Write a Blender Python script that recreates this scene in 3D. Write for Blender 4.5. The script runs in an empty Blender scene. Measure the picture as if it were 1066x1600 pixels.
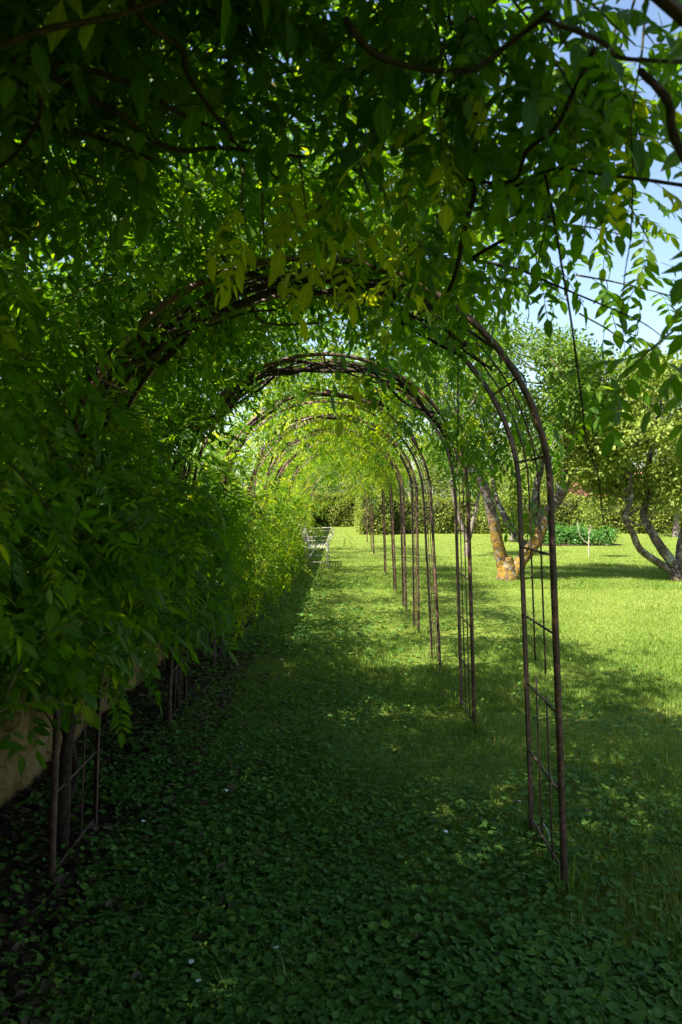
import bpy, math, random
import numpy as np
from mathutils import Vector, Matrix
R = math.radians
rng = np.random.default_rng(11)
random.seed(5)
S = bpy.context.scene
COL = S.collection

# ------------------------------------------------------------------ camera, sky, sun, exposure
FPX, EYE = 1244.0, 1.60            # focal length in photo pixels (1600 px tall frame), eye height
VPX, HOR = 535.0, 778.0
cam_d = bpy.data.cameras.new('camera'); cam = bpy.data.objects.new('camera', cam_d); COL.objects.link(cam)
cam.location = (0, 0, EYE); cam.rotation_euler = (R(90), 0, 0)
cam_d.sensor_width = 36; cam_d.lens = 28.0
cam_d.shift_x = -(VPX - 533) / 1600.0; cam_d.shift_y = -(800 - HOR) / 1600.0
cam_d.clip_start = 0.05; cam_d.clip_end = 3000
cam_d.dof.use_dof = True; cam_d.dof.focus_distance = 6.0; cam_d.dof.aperture_fstop = 5.6
S.camera = cam

SUN_EL = 50.0; SHX, SHY = 0.84, 0.54           # where shadows fall on the ground
w = bpy.data.worlds.new('World'); S.world = w; w.use_nodes = True
nt = w.node_tree; bg = nt.nodes['Background']
sk = nt.nodes.new('ShaderNodeTexSky'); sk.sky_type = 'NISHITA'; sk.sun_disc = False
sk.sun_elevation = R(SUN_EL); sk.sun_rotation = math.atan2(-SHX, -SHY)
sk.air_density = 1.0; sk.dust_density = 1.6; sk.ozone_density = 0.9
nt.links.new(sk.outputs[0], bg.inputs[0]); bg.inputs[1].default_value = 0.075
sl = bpy.data.lights.new('sun', 'SUN'); sl.energy = 5.0; sl.angle = R(0.53); sl.color = (1.0, 0.95, 0.86)
sun = bpy.data.objects.new('sun', sl); COL.objects.link(sun)
c_ = math.cos(R(SUN_EL))
sun.rotation_euler = Vector((SHX * c_, SHY * c_, -math.sin(R(SUN_EL)))).to_track_quat('-Z', 'Y').to_euler()
sun.location = (-8, -5, 14)
S.view_settings.view_transform = 'Standard'; S.view_settings.look = 'None'
S.view_settings.gamma = 1.0; S.view_settings.use_curve_mapping = False
S.view_settings.exposure = 2.02
S.cycles.max_bounces = 10; S.cycles.diffuse_bounces = 5; S.cycles.transmission_bounces = 8
S.cycles.use_denoising = True
S.cycles.sample_clamp_indirect = 6.0

def at(px, py, z):                  # a photo pixel at depth z -> a point in the place
    return np.array([(px - VPX) / FPX * z, z, EYE + (HOR - py) / FPX * z])

# ------------------------------------------------------------------ materials
def mat(name):
    m = bpy.data.materials.new(name); m.use_nodes = True
    n = m.node_tree.nodes; p = n['Principled BSDF']
    return m, m.node_tree, n, m.node_tree.links, p
def ramp(n, stops):
    r = n.new('ShaderNodeValToRGB'); e = r.color_ramp.elements
    while len(e) < len(stops): e.new(0.5)
    for el, (pos, c) in zip(e, stops): el.position = pos; el.color = (*c, 1)
    return r
def noise(n, l, scale, detail=4, coord='Object', rough=0.55, tc=None):
    tc = tc or n.new('ShaderNodeTexCoord'); t = n.new('ShaderNodeTexNoise')
    t.inputs['Scale'].default_value = scale; t.inputs['Detail'].default_value = detail; t.inputs['Roughness'].default_value = rough
    l.new(tc.outputs[coord], t.inputs['Vector']); return t
def bump(n, l, h, p, strength=0.4, dist=0.01):
    b = n.new('ShaderNodeBump'); b.inputs['Strength'].default_value = strength; b.inputs['Distance'].default_value = dist
    l.new(h, b.inputs['Height']); l.new(b.outputs[0], p.inputs['Normal']); return b

def leaf_mat(name, stops, trans=0.45, tint=(1.5, 1.7, 0.5), rough=0.45, spec=0.35, rib=0.0):
    """stops: colour over the per-leaf random attribute; part of the light passes through the blade"""
    m, t, n, l, p = mat(name)
    a = n.new('ShaderNodeAttribute'); a.attribute_name = 'rnd'
    oi = n.new('ShaderNodeObjectInfo')
    r = ramp(n, stops); l.new(a.outputs['Fac'], r.inputs[0])
    ns = noise(n, l, 30.0, 2); hv = n.new('ShaderNodeHueSaturation')
    mr = n.new('ShaderNodeMapRange'); mr.inputs[3].default_value = 0.75; mr.inputs[4].default_value = 1.25
    l.new(ns.outputs[0], mr.inputs[0]); l.new(mr.outputs[0], hv.inputs['Value']); l.new(r.outputs[0], hv.inputs['Color'])
    col = hv.outputs[0]
    if rib:
        rb = n.new('ShaderNodeAttribute'); rb.attribute_name = 'rib'
        m2 = n.new('ShaderNodeMapRange'); m2.inputs[1].default_value = 0.03; m2.inputs[2].default_value = 0.10
        m2.inputs[3].default_value = 1.0 + rib; m2.inputs[4].default_value = 1.0
        l.new(rb.outputs['Fac'], m2.inputs[0])
        vm = n.new('ShaderNodeVectorMath'); vm.operation = 'SCALE'; l.new(col, vm.inputs[0]); l.new(m2.outputs[0], vm.inputs['Scale'])
        col = vm.outputs[0]
    l.new(col, p.inputs['Base Color']); p.inputs['Roughness'].default_value = rough
    p.inputs['Specular IOR Level'].default_value = spec
    mx = n.new('ShaderNodeVectorMath'); mx.operation = 'MULTIPLY'; mx.inputs[1].default_value = tint; l.new(col, mx.inputs[0])
    tr = n.new('ShaderNodeBsdfTranslucent'); l.new(mx.outputs[0], tr.inputs[0])
    ms = n.new('ShaderNodeMixShader'); ms.inputs[0].default_value = trans
    l.new(p.outputs[0], ms.inputs[1]); l.new(tr.outputs[0], ms.inputs[2]); l.new(ms.outputs[0], n['Material Output'].inputs[0])
    return m

M = {}
M['wisteria'] = leaf_mat('wisteria_leaf', [(0, (0.035, 0.090, 0.007)), (0.45, (0.055, 0.130, 0.008)), (0.75, (0.10, 0.175, 0.009)), (0.97, (0.25, 0.285, 0.020)), (1, (0.24, 0.17, 0.03))], 0.52, (2.3, 2.15, 0.3), 0.5, 0.22, rib=0.5)
M['grass'] = leaf_mat('grass_blade', [(0, (0.080, 0.140, 0.014)), (0.5, (0.126, 0.200, 0.028)), (0.9, (0.205, 0.260, 0.055)), (1, (0.36, 0.31, 0.12))], 0.35, (1.5, 1.5, 0.4), 0.6, 0.15)
M['cover'] = leaf_mat('ground_cover_leaf', [(0, (0.042, 0.098, 0.020)), (0.55, (0.072, 0.155, 0.028)), (1, (0.125, 0.205, 0.028))], 0.25, (1.5, 1.5, 0.4), 0.6, 0.08, rib=0.35)
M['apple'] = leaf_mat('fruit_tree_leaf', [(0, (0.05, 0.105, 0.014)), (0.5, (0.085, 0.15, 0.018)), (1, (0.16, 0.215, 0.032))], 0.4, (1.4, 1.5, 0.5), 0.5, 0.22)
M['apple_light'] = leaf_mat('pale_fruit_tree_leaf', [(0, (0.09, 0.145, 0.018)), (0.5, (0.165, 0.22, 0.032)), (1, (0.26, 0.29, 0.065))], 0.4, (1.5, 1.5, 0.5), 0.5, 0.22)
M['hedge'] = leaf_mat('hedge_leaf', [(0, (0.06, 0.10, 0.010)), (0.5, (0.13, 0.175, 0.018)), (1, (0.24, 0.25, 0.035))], 0.35, (1.4, 1.4, 0.5), 0.55, 0.2)
M['far'] = leaf_mat('far_tree_leaf', [(0, (0.075, 0.125, 0.020)), (0.5, (0.14, 0.19, 0.032)), (1, (0.23, 0.26, 0.06))], 0.35, (1.4, 1.5, 0.5), 0.6, 0.15)
M['bed'] = leaf_mat('bed_plant_leaf', [(0, (0.04, 0.12, 0.02)), (1, (0.09, 0.21, 0.035))], 0.35)
M['dry'] = leaf_mat('dry_leaf', [(0, (0.035, 0.022, 0.012)), (0.6, (0.09, 0.055, 0.032)), (1, (0.24, 0.18, 0.12))], 0.1, (1.1, 1, 0.9), 0.7, 0.2)

def bark_mat(name, a, b, scale=18, bs=0.6):
    m, t, n, l, p = mat(name)
    tc = n.new('ShaderNodeTexCoord'); t1 = noise(n, l, scale, 6, tc=tc); t2 = noise(n, l, scale * 0.25, 3, tc=tc)
    r = ramp(n, [(0.3, a), (0.7, b)]); l.new(t1.outputs[0], r.inputs[0])
    l.new(r.outputs[0], p.inputs['Base Color']); p.inputs['Roughness'].default_value = 0.9
    p.inputs['Specular IOR Level'].default_value = 0.15
    bump(n, l, t1.outputs[0], p, bs, 0.02); return m
M['vine_bark'] = bark_mat('vine_bark', (0.014, 0.010, 0.007), (0.050, 0.035, 0.025), 40)
M['twig'] = bark_mat('green_twig', (0.05, 0.045, 0.015), (0.10, 0.09, 0.03), 30, 0.2)
M['bark'] = bark_mat('orchard_bark', (0.06, 0.05, 0.04), (0.22, 0.18, 0.15), 14)
M['pale_bark'] = bark_mat('sapling_bark', (0.26, 0.21, 0.16), (0.42, 0.36, 0.28), 20, 0.2)

def lichen_bark(name, moss_top):     # grey bark with lichen spots; orange moss growing on the foot up to moss_top
    m, t, n, l, p = mat(name)
    tc = n.new('ShaderNodeTexCoord')
    t1 = noise(n, l, 16, 6, tc=tc); r1 = ramp(n, [(0.32, (0.03, 0.024, 0.018)), (0.5, (0.085, 0.066, 0.055)), (0.68, (0.18, 0.145, 0.125))]); l.new(t1.outputs[0], r1.inputs[0])
    t2 = noise(n, l, 7, 3, tc=tc); r2 = ramp(n, [(0.56, (0, 0, 0)), (0.60, (1, 1, 1))]); l.new(t2.outputs[0], r2.inputs[0])
    mx = n.new('ShaderNodeMix'); mx.data_type = 'RGBA'; l.new(r2.outputs[0], mx.inputs[0]); l.new(r1.outputs[0], mx.inputs[6]); mx.inputs[7].default_value = (0.19, 0.20, 0.165, 1)
    sp = n.new('ShaderNodeSeparateXYZ'); l.new(tc.outputs['Object'], sp.inputs[0])
    t3 = noise(n, l, 7, 8, tc=tc, rough=0.7)
    ad = n.new('ShaderNodeMath'); ad.operation = 'MULTIPLY_ADD'; l.new(t3.outputs[0], ad.inputs[0]); ad.inputs[1].default_value = 1.5; l.new(sp.outputs[2], ad.inputs[2])
    mr = n.new('ShaderNodeMapRange'); mr.inputs[1].default_value = moss_top + 0.30; mr.inputs[2].default_value = moss_top + 0.55
    mr.inputs[3].default_value = 1; mr.inputs[4].default_value = 0; l.new(ad.outputs[0], mr.inputs[0])
    lo = n.new('ShaderNodeMapRange'); lo.inputs[1].default_value = 0.55; lo.inputs[2].default_value = 0.75; l.new(ad.outputs[0], lo.inputs[0])
    ml = n.new('ShaderNodeMath'); ml.operation = 'MULTIPLY'; l.new(mr.outputs[0], ml.inputs[0]); l.new(lo.outputs[0], ml.inputs[1])
    t5 = noise(n, l, 11, 6, tc=tc, rough=0.7); r5 = ramp(n, [(0.42, (0.15, 0.15, 0.15)), (0.56, (1, 1, 1))]); l.new(t5.outputs[0], r5.inputs[0])
    mk = n.new('ShaderNodeMath'); mk.operation = 'MULTIPLY'; l.new(ml.outputs[0], mk.inputs[0]); l.new(r5.outputs[0], mk.inputs[1]); ml = mk
    t4 = noise(n, l, 45, 4, tc=tc); r4 = ramp(n, [(0.3, (0.07, 0.05, 0.010)), (0.55, (0.22, 0.125, 0.014)), (0.8, (0.30, 0.20, 0.03))]); l.new(t4.outputs[0], r4.inputs[0])
    m3 = n.new('ShaderNodeMix'); m3.data_type = 'RGBA'; l.new(ml.outputs[0], m3.inputs[0]); l.new(mx.outputs[2], m3.inputs[6]); l.new(r4.outputs[0], m3.inputs[7])
    l.new(m3.outputs[2], p.inputs['Base Color']); p.inputs['Roughness'].default_value = 0.9; p.inputs['Specular IOR Level'].default_value = 0.1
    bump(n, l, t1.outputs[0], p, 0.9, 0.03); return m
M['moss_bark'] = lichen_bark('mossy_bark', 1.45)
M['lichen_bark'] = lichen_bark('lichen_bark', 0.28)

def rust_mat():
    m, t, n, l, p = mat('rusted_iron')
    tc = n.new('ShaderNodeTexCoord'); t1 = noise(n, l, 60, 6, tc=tc); t2 = noise(n, l, 5, 3, tc=tc)
    r = ramp(n, [(0.3, (0.018, 0.010, 0.008)), (0.5, (0.064, 0.031, 0.019)), (0.70, (0.24, 0.115, 0.070))])
    mx = n.new('ShaderNodeMath'); mx.operation = 'MULTIPLY_ADD'; mx.inputs[1].default_value = 0.5; l.new(t2.outputs[0], mx.inputs[0])
    h = n.new('ShaderNodeMath'); h.operation = 'MULTIPLY'; h.inputs[1].default_value = 0.5; l.new(t1.outputs[0], h.inputs[0]); l.new(h.outputs[0], mx.inputs[2])
    l.new(mx.outputs[0], r.inputs[0]); l.new(r.outputs[0], p.inputs['Base Color'])
    p.inputs['Metallic'].default_value = 0.15; p.inputs['Roughness'].default_value = 0.62
    bump(n, l, t1.outputs[0], p, 0.35, 0.003); return m
M['rust'] = rust_mat()

def plain(name, c, rough=0.6, var=0.15, scale=12, bs=0.1, spec=0.4):
    m, t, n, l, p = mat(name)
    t1 = noise(n, l, scale, 5); lo = tuple(x * (1 - var) for x in c); hi = tuple(min(1, x * (1 + var)) for x in c)
    r = ramp(n, [(0.3, lo), (0.7, hi)]); l.new(t1.outputs[0], r.inputs[0]); l.new(r.outputs[0], p.inputs['Base Color'])
    p.inputs['Roughness'].default_value = rough; p.inputs['Specular IOR Level'].default_value = spec
    bump(n, l, t1.outputs[0], p, bs, 0.01); return m
M['white_iron'] = plain('white_painted_iron', (0.30, 0.28, 0.23), 0.5, 0.45, 25)
M['roof_tile'] = plain('red_roof_tile', (0.36, 0.15, 0.10), 0.8, 0.25, 6, 0.3)
M['render'] = plain('cream_render', (0.60, 0.55, 0.46), 0.9, 0.1, 5)
M['white_board'] = plain('white_bargeboard', (0.75, 0.73, 0.68), 0.6, 0.05)
M['pale_roof'] = plain('pale_sheet_roof', (0.62, 0.60, 0.57), 0.6, 0.1, 3)
M['hedge_core'] = plain('hedge_twigs', (0.035, 0.035, 0.015), 0.95, 0.4, 9, 0.5)
M['stone'] = plain('limestone', (0.15, 0.105, 0.055), 0.95, 0.5, 14, 1.0, 0.1)
M['petal'] = plain('white_petal', (0.75, 0.75, 0.72), 0.6, 0.05)
M['zinc'] = plain('galvanised_wire', (0.32, 0.32, 0.34), 0.4, 0.15)
M['glass'] = plain('dark_window_glass', (0.03, 0.035, 0.04), 0.1, 0.1)

def plaster_mat():
    m, t, n, l, p = mat('old_lime_plaster')
    tc = n.new('ShaderNodeTexCoord'); t1 = noise(n, l, 3.0, 7, tc=tc); t2 = noise(n, l, 24, 6, tc=tc)
    r = ramp(n, [(0.30, (0.05, 0.032, 0.013)), (0.45, (0.15, 0.09, 0.03)), (0.6, (0.24, 0.16, 0.055)), (0.78, (0.30, 0.24, 0.13))]); l.new(t1.outputs[0], r.inputs[0])
    l.new(r.outputs[0], p.inputs['Base Color']); p.inputs['Roughness'].default_value = 0.95; p.inputs['Specular IOR Level'].default_value = 0.1
    ad = n.new('ShaderNodeMath'); ad.operation = 'ADD'; l.new(t1.outputs[0], ad.inputs[0]); l.new(t2.outputs[0], ad.inputs[1])
    bump(n, l, ad.outputs[0], p, 0.9, 0.05); return m
M['plaster'] = plaster_mat()

def ground_mat():
    m, t, n, l, p = mat('lawn_ground')
    tc = n.new('ShaderNodeTexCoord'); t1 = noise(n, l, 22, 6, tc=tc); t2 = noise(n, l, 0.6, 4, tc=tc)
    g = ramp(n, [(0.3, (0.06, 0.085, 0.014)), (0.5, (0.12, 0.17, 0.025)), (0.72, (0.19, 0.22, 0.05))]); l.new(t1.outputs[0], g.inputs[0])
    v = ramp(n, [(0.35, (0.9, 0.92, 0.8)), (0.65, (1.15, 1.05, 1.0))]); l.new(t2.outputs[0], v.inputs[0])
    mm = n.new('ShaderNodeMix'); mm.data_type = 'RGBA'; mm.blend_type = 'MULTIPLY'; mm.inputs[0].default_value = 1
    l.new(g.outputs[0], mm.inputs[6]); l.new(v.outputs[0], mm.inputs[7])
    l.new(mm.outputs[2], p.inputs['Base Color']); p.inputs['Roughness'].default_value = 0.95; p.inputs['Specular IOR Level'].default_value = 0.1
    bump(n, l, t1.outputs[0], p, 0.8, 0.04); return m
M['ground'] = ground_mat()
def soil_mat():
    m, t, n, l, p = mat('garden_soil')
    tc = n.new('ShaderNodeTexCoord'); t1 = noise(n, l, 35, 7, tc=tc)
    g = ramp(n, [(0.3, (0.020, 0.013, 0.008)), (0.55, (0.055, 0.036, 0.022)), (0.75, (0.10, 0.07, 0.045))]); l.new(t1.outputs[0], g.inputs[0])
    l.new(g.outputs[0], p.inputs['Base Color']); p.inputs['Roughness'].default_value = 1; p.inputs['Specular IOR Level'].default_value = 0.1
    bump(n, l, t1.outputs[0], p, 1.0, 0.05); return m
M['soil'] = soil_mat()

# ------------------------------------------------------------------ mesh helpers
def mesh(name, V, F, material=None, smooth=False, attrs=None):
    """V (n,3) floats; F list of index arrays, each (m,k)"""
    V = np.asarray(V, dtype=np.float32).reshape(-1, 3)
    if not isinstance(F, (list, tuple)): F = [F]
    F = [np.asarray(f, dtype=np.int32) for f in F if len(f)]
    me = bpy.data.meshes.new(name)
    me.vertices.add(len(V)); me.vertices.foreach_set('co', V.ravel())
    loops = np.concatenate([f.ravel() for f in F]); sizes = np.concatenate([np.full(len(f), f.shape[1], np.int32) for f in F])
    starts = np.concatenate([[0], np.cumsum(sizes)[:-1]]).astype(np.int32)
    me.loops.add(len(loops)); me.loops.foreach_set('vertex_index', loops)
    me.polygons.add(len(sizes)); me.polygons.foreach_set('loop_start', starts)
    if smooth: me.polygons.foreach_set('use_smooth', np.ones(len(sizes), dtype=bool))
    for k, a in (attrs or {}).items():
        at_ = me.attributes.new(k, 'FLOAT', 'POINT'); at_.data.foreach_set('value', np.asarray(a, dtype=np.float32))
    if material: me.materials.append(M[material] if isinstance(material, str) else material)
    me.update(calc_edges=True); return me
def obj(name, me, parent=None, loc=None, **props):
    o = bpy.data.objects.new(name, me); COL.objects.link(o)
    if parent is not None: o.parent = parent
    if loc is not None: o.location = loc
    for k, v in props.items(): o[k] = v
    return o
def thing(name, label, cat, loc=(0, 0, 0), group=None):
    o = bpy.data.objects.new(name, None); COL.objects.link(o); o.location = loc; o.empty_display_size = 0.2
    o['label'] = label; o['category'] = cat
    if group: o['group'] = group
    return o
class MB:                           # collects pieces of ONE part
    def __init__(s): s.V = []; s.Q = []; s.T = []; s.n = 0
    def add(s, V, Q=None, T=None):
        V = np.asarray(V, float).reshape(-1, 3)
        if Q is not None and len(Q): s.Q.append(np.asarray(Q) + s.n)
        if T is not None and len(T): s.T.append(np.asarray(T) + s.n)
        s.V.append(V); s.n += len(V); return s
    def box(s, a, b):
        (x0, y0, z0), (x1, y1, z1) = a, b
        v = [(x0, y0, z0), (x1, y0, z0), (x1, y1, z0), (x0, y1, z0), (x0, y0, z1), (x1, y0, z1), (x1, y1, z1), (x0, y1, z1)]
        return s.add(v, [(0, 3, 2, 1), (4, 5, 6, 7), (0, 1, 5, 4), (1, 2, 6, 5), (2, 3, 7, 6), (3, 0, 4, 7)])
    def tube(s, P, r, sides=6, bumpy=0.0):
        P = np.asarray(P, float); n = len(P); r = np.broadcast_to(np.asarray(r, float), (n,))
        T = np.gradient(P, axis=0); T /= np.linalg.norm(T, axis=1)[:, None] + 1e-9
        ref = np.array([0, 0, 1.0]) if abs(T[0, 2]) < 0.9 else np.array([1.0, 0, 0])
        N = np.zeros_like(P); nrm = ref - T[0] * ref.dot(T[0]); N[0] = nrm / np.linalg.norm(nrm)
        for i in range(1, n):
            q = N[i - 1] - T[i] * N[i - 1].dot(T[i]); N[i] = q / (np.linalg.norm(q) + 1e-9)
        B = np.cross(T, N); a = np.linspace(0, 2 * math.pi, sides, endpoint=False)
        rr = r[:, None] * (1 + bumpy * rng.normal(size=(n, sides)))
        V = P[:, None, :] + rr[:, :, None] * (np.cos(a)[None, :, None] * N[:, None, :] + np.sin(a)[None, :, None] * B[:, None, :])
        i = np.arange(n - 1)[:, None] * sides; j = np.arange(sides)[None, :]; k = (j + 1) % sides
        Q = np.stack([i + j, i + k, i + sides + k, i + sides + j], -1).reshape(-1, 4)
        V = np.concatenate([V.reshape(-1, 3), P[:1], P[-1:]]); c0, c1 = n * sides, n * sides + 1
        jj = np.arange(sides); kk = (jj + 1) % sides; o = (n - 1) * sides
        T3 = np.concatenate([np.stack([np.full(sides, c0), kk, jj], -1), np.stack([np.full(sides, c1), o + jj, o + kk], -1)])
        return s.add(V, Q, T3)
    def build(s, name, material, parent=None, smooth=True, **props):
        V = np.concatenate(s.V); F = ([np.concatenate(s.Q)] if s.Q else []) + ([np.concatenate(s.T)] if s.T else [])
        return obj(name, mesh(name, V, F, material, smooth), parent, **props)
def spline(P, m=8):                 # Catmull-Rom through the points
    P = np.asarray(P, float); Q = np.vstack([2 * P[0] - P[1], P, 2 * P[-1] - P[-2]]); out = []
    t = np.linspace(0, 1, m, endpoint=False)[:, None]
    for i in range(1, len(Q) - 2):
        a, b, c, d = Q[i - 1], Q[i], Q[i + 1], Q[i + 2]
        out.append(0.5 * (2 * b + (c - a) * t + (2 * a - 5 * b + 4 * c - d) * t ** 2 + (3 * b - a - 3 * c + d) * t ** 3))
    return np.vstack(out + [P[-1:]])
def unit(v): return v / (np.linalg.norm(v, axis=-1, keepdims=True) + 1e-9)
def frames(Y, Z):                   # rotation matrices with local y along Y and local z near Z
    Y = unit(Y); X = unit(np.cross(Y, Z)); Zp = np.cross(X, Y)
    return np.stack([X, Y, Zp], -1)  # columns
def scatter(templates, pos, rot, scale, rnd, pick):
    """bake copies of templates (V, T, rib) into one vertex/triangle set"""
    Vs, Fs, As, Rs, n = [], [], [], [], 0
    for ti, (tv, tf, tr) in enumerate(templates):
        ix = np.nonzero(pick == ti)[0]
        if not len(ix): continue
        v = np.einsum('nij,vj->nvi', rot[ix], tv) * scale[ix][:, None, None] + pos[ix][:, None, :]
        k = len(tv); f = tf[None] + (np.arange(len(ix)) * k)[:, None, None] + n
        Vs.append(v.reshape(-1, 3)); Fs.append(f.reshape(-1, 3)); As.append(np.repeat(rnd[ix], k)); Rs.append(np.tile(tr, len(ix)))
        n += len(ix) * k
    return np.concatenate(Vs), np.concatenate(Fs), np.concatenate(As), np.concatenate(Rs)
def scatter_mesh(name, templates, pos, rot, scale, rnd, pick, material):
    V, F, A, Rb = scatter(templates, pos, rot, scale, rnd, pick)
    return mesh(name, V, F, material, False, {'rnd': A, 'rib': Rb})

# ------------------------------------------------------------------ leaf templates
def leaflet(L, W, p0, d, up, fold, hi=0, bend=0.0):
    """one pointed oval blade from p0 along d; folded on its midrib"""
    d = unit(np.asarray(d, float)); s = unit(np.cross(d, up)); u = np.cross(s, d)
    if hi == 2:
        ts = np.array([0.0, 0.13, 0.32, 0.54, 0.74, 0.89, 1.0]); ws = np.array([0.0, 0.62, 0.96, 0.98, 0.68, 0.28, 0])
        V = []; rib = []
        for t, w_ in zip(ts, ws):
            c = p0 + d * L * t - u * bend * L * t * t
            if w_ == 0: V.append(c); rib.append(0); continue
            for k in (-1, 0, 1):
                V.append(c + s * k * W * 0.5 * w_ + u * (abs(k) * fold * W * 0.5 * w_)); rib.append(abs(k) * 1.0)
        T = [(0, 2, 1), (0, 3, 2)]; m = len(ts) - 2
        for i in range(m - 1):
            a = 1 + 3 * i; b = a + 3
            T += [(a, a + 1, b + 1), (a, b + 1, b), (a + 1, a + 2, b + 2), (a + 1, b + 2, b + 1)]
        a = 1 + 3 * (m - 1); e = a + 3; T += [(a, a + 1, e), (a + 1, a + 2, e)]
        return np.array(V), np.array(T), np.array(rib, float)
    if hi == 1:
        V = [p0, p0 + d * L - u * bend * L]
        for k in (-1, 1):
            for t, w_ in ((0.24, 0.86), (0.62, 0.88)):
                V.append(p0 + d * L * t - u * bend * L * t * t + s * k * W * 0.5 * w_ + u * fold * W * 0.5 * w_)
        return np.array(V), np.array([(0, 3, 2), (0, 1, 3), (0, 4, 5), (0, 5, 1)]), np.array([0, 0, 1, 1, 1, 1.0])
    V = [p0, p0 + d * L - u * bend * L, p0 + d * L * 0.45 - s * W * 0.5, p0 + d * L * 0.45 + s * W * 0.5]
    return np.array(V), np.array([(0, 1, 2), (0, 3, 1)]), np.array([0, 0, 1, 1.0])
def compound(hi, pairs, r):
    """pinnate leaf along +y with leaflets in pairs and one at the tip, drooping"""
    L = r.uniform(0.20, 0.27); droop = r.uniform(0.25, 0.8); Vs, Ts, Rs, n = [], [], [], 0
    side = r.uniform(-0.12, 0.12)
    def pt(t): return np.array([side * L * t * t, L * t * (1 - 0.12 * droop * t), -droop * 0.5 * L * t * t])
    def put(V, T, Rb):
        nonlocal n
        Vs.append(V); Ts.append(T + n); Rs.append(Rb); n += len(V)
    k = 5 if hi == 2 else 3
    P = np.array([pt(t) for t in np.linspace(0, 1, k)]); wv = 0.0013 if hi else 0.002   # rachis: a thin three-sided rod
    offs = np.array([(-wv, 0, -wv * .6), (wv, 0, -wv * .6), (0, 0, wv)])
    V = (P[:, None] + offs[None]).reshape(-1, 3); T = []
    for i in range(k - 1):
        for j in range(3):
            a, b = i * 3 + j, i * 3 + (j + 1) % 3; T += [(a, b, b + 3), (a, b + 3, a + 3)]
    if hi: put(V, np.array(T), np.full(len(V), 0.02))
    for i in range(pairs):
        t = 0.24 + 0.66 * i / max(1, pairs - 1)
        for s in (-1, 1):
            tt = t + r.uniform(-0.03, 0.03); ang = R(r.uniform(48, 72)); tg = unit(pt(tt + .02) - pt(tt))
            d = tg * math.cos(ang) + np.array([s, 0, 0]) * math.sin(ang) + np.array([0, 0, -r.uniform(0.05, 0.5)])
            l = r.uniform(0.050, 0.070) * (0.82 + 0.3 * math.sin(math.pi * min(1, t + .1)))
            put(*leaflet(l, l * r.uniform(0.34, 0.43), pt(tt), d, np.array([r.uniform(-.4, .4), r.uniform(-.4, .4), 1.0]), r.uniform(0.05, 0.4), hi, r.uniform(0.0, 0.22)))
    tg = unit(pt(1.0) - pt(.95)); l = r.uniform(0.068, 0.085)
    put(*leaflet(l, l * 0.46, pt(1.0), tg + np.array([0, 0, -.15]), np.array([0, 0, 1.0]), 0.15, hi, 0.15))
    return np.concatenate(Vs), np.concatenate(Ts), np.concatenate(Rs)
rt = np.random.default_rng(3)
LEAF_MID = [compound(1, 4 + (i % 2), rt) for i in range(10)]
LEAF_LOW = [compound(0, 4, rt) for i in range(6)]
LEAF_HI = [compound(2, 4 + (i % 2), rt) for i in range(12)]
SIMPLE = [leaflet(1.0, 0.55, np.zeros(3), (0, 1, 0), np.array([0, 0, 1.0]), f, 0, b) for f, b in ((.1, .1), (.2, .2), (.3, 0.05))]
SIMPLE_MID = [leaflet(1.0, 0.55, np.zeros(3), (0, 1, 0), np.array([0, 0, 1.0]), f, 1, b) for f, b in ((.15, .1), (.3, .25), (.4, 0.1))]

# ------------------------------------------------------------------ the setting: ground
def ground():
    xs = np.concatenate([np.linspace(-900, -40, 8), np.linspace(-30, 40, 71), np.linspace(50, 900, 8)])
    ys = np.concatenate([np.linspace(-300, -20, 6), np.linspace(-12, 60, 73), np.linspace(80, 1800, 10)])
    X, Y = np.meshgrid(xs, ys); Z = 0.012 * np.sin(X * 1.7 + 0.4 * Y) * np.cos(Y * 1.1) - 0.012
    V = np.stack([X, Y, Z], -1).reshape(-1, 3); nx = len(xs); ny = len(ys)
    i = np.arange(ny - 1)[:, None] * nx; j = np.arange(nx - 1)[None]
    Q = np.stack([i + j, i + j + 1, i + nx + j + 1, i + nx + j], -1).reshape(-1, 4)
    obj('ground', mesh('ground', V, Q, 'ground', True), kind='structure', label='mown green lawn spreading from the arches to the hedge')
    # the bare bed along the foot of the wall
    n = 90; ys = np.linspace(-3, 26, n); r = np.random.default_rng(8)
    edge = -1.02 + 0.10 * np.sin(ys * 1.9) + 0.07 * np.sin(ys * 4.3) + 0.25 * np.exp(-((ys - 2.4) / 0.9) ** 2) - 0.10 * (ys > 6)
    k = 5; V = []
    for a in range(k):
        f = a / (k - 1); x = -1.74 + (edge + 1.74) * f
        zz = 0.012 + 0.03 * (1 - f) ** 1.5 + r.uniform(-.006, .006, n) * (f < 0.95) - 0.03 * (f > .95)
        V.append(np.stack([x, ys, zz], -1))
    V = np.concatenate(V); i = np.arange(k - 1)[:, None] * n; j = np.arange(n - 1)[None]
    Q = np.stack([i + j, i + n + j, i + n + j + 1, i + j + 1], -1).reshape(-1, 4)[:, ::-1]
    obj('soil_bed', mesh('soil_bed', V, Q, 'soil', True), kind='structure', label='strip of bare dark soil along the foot of the wall')
ground()

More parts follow.
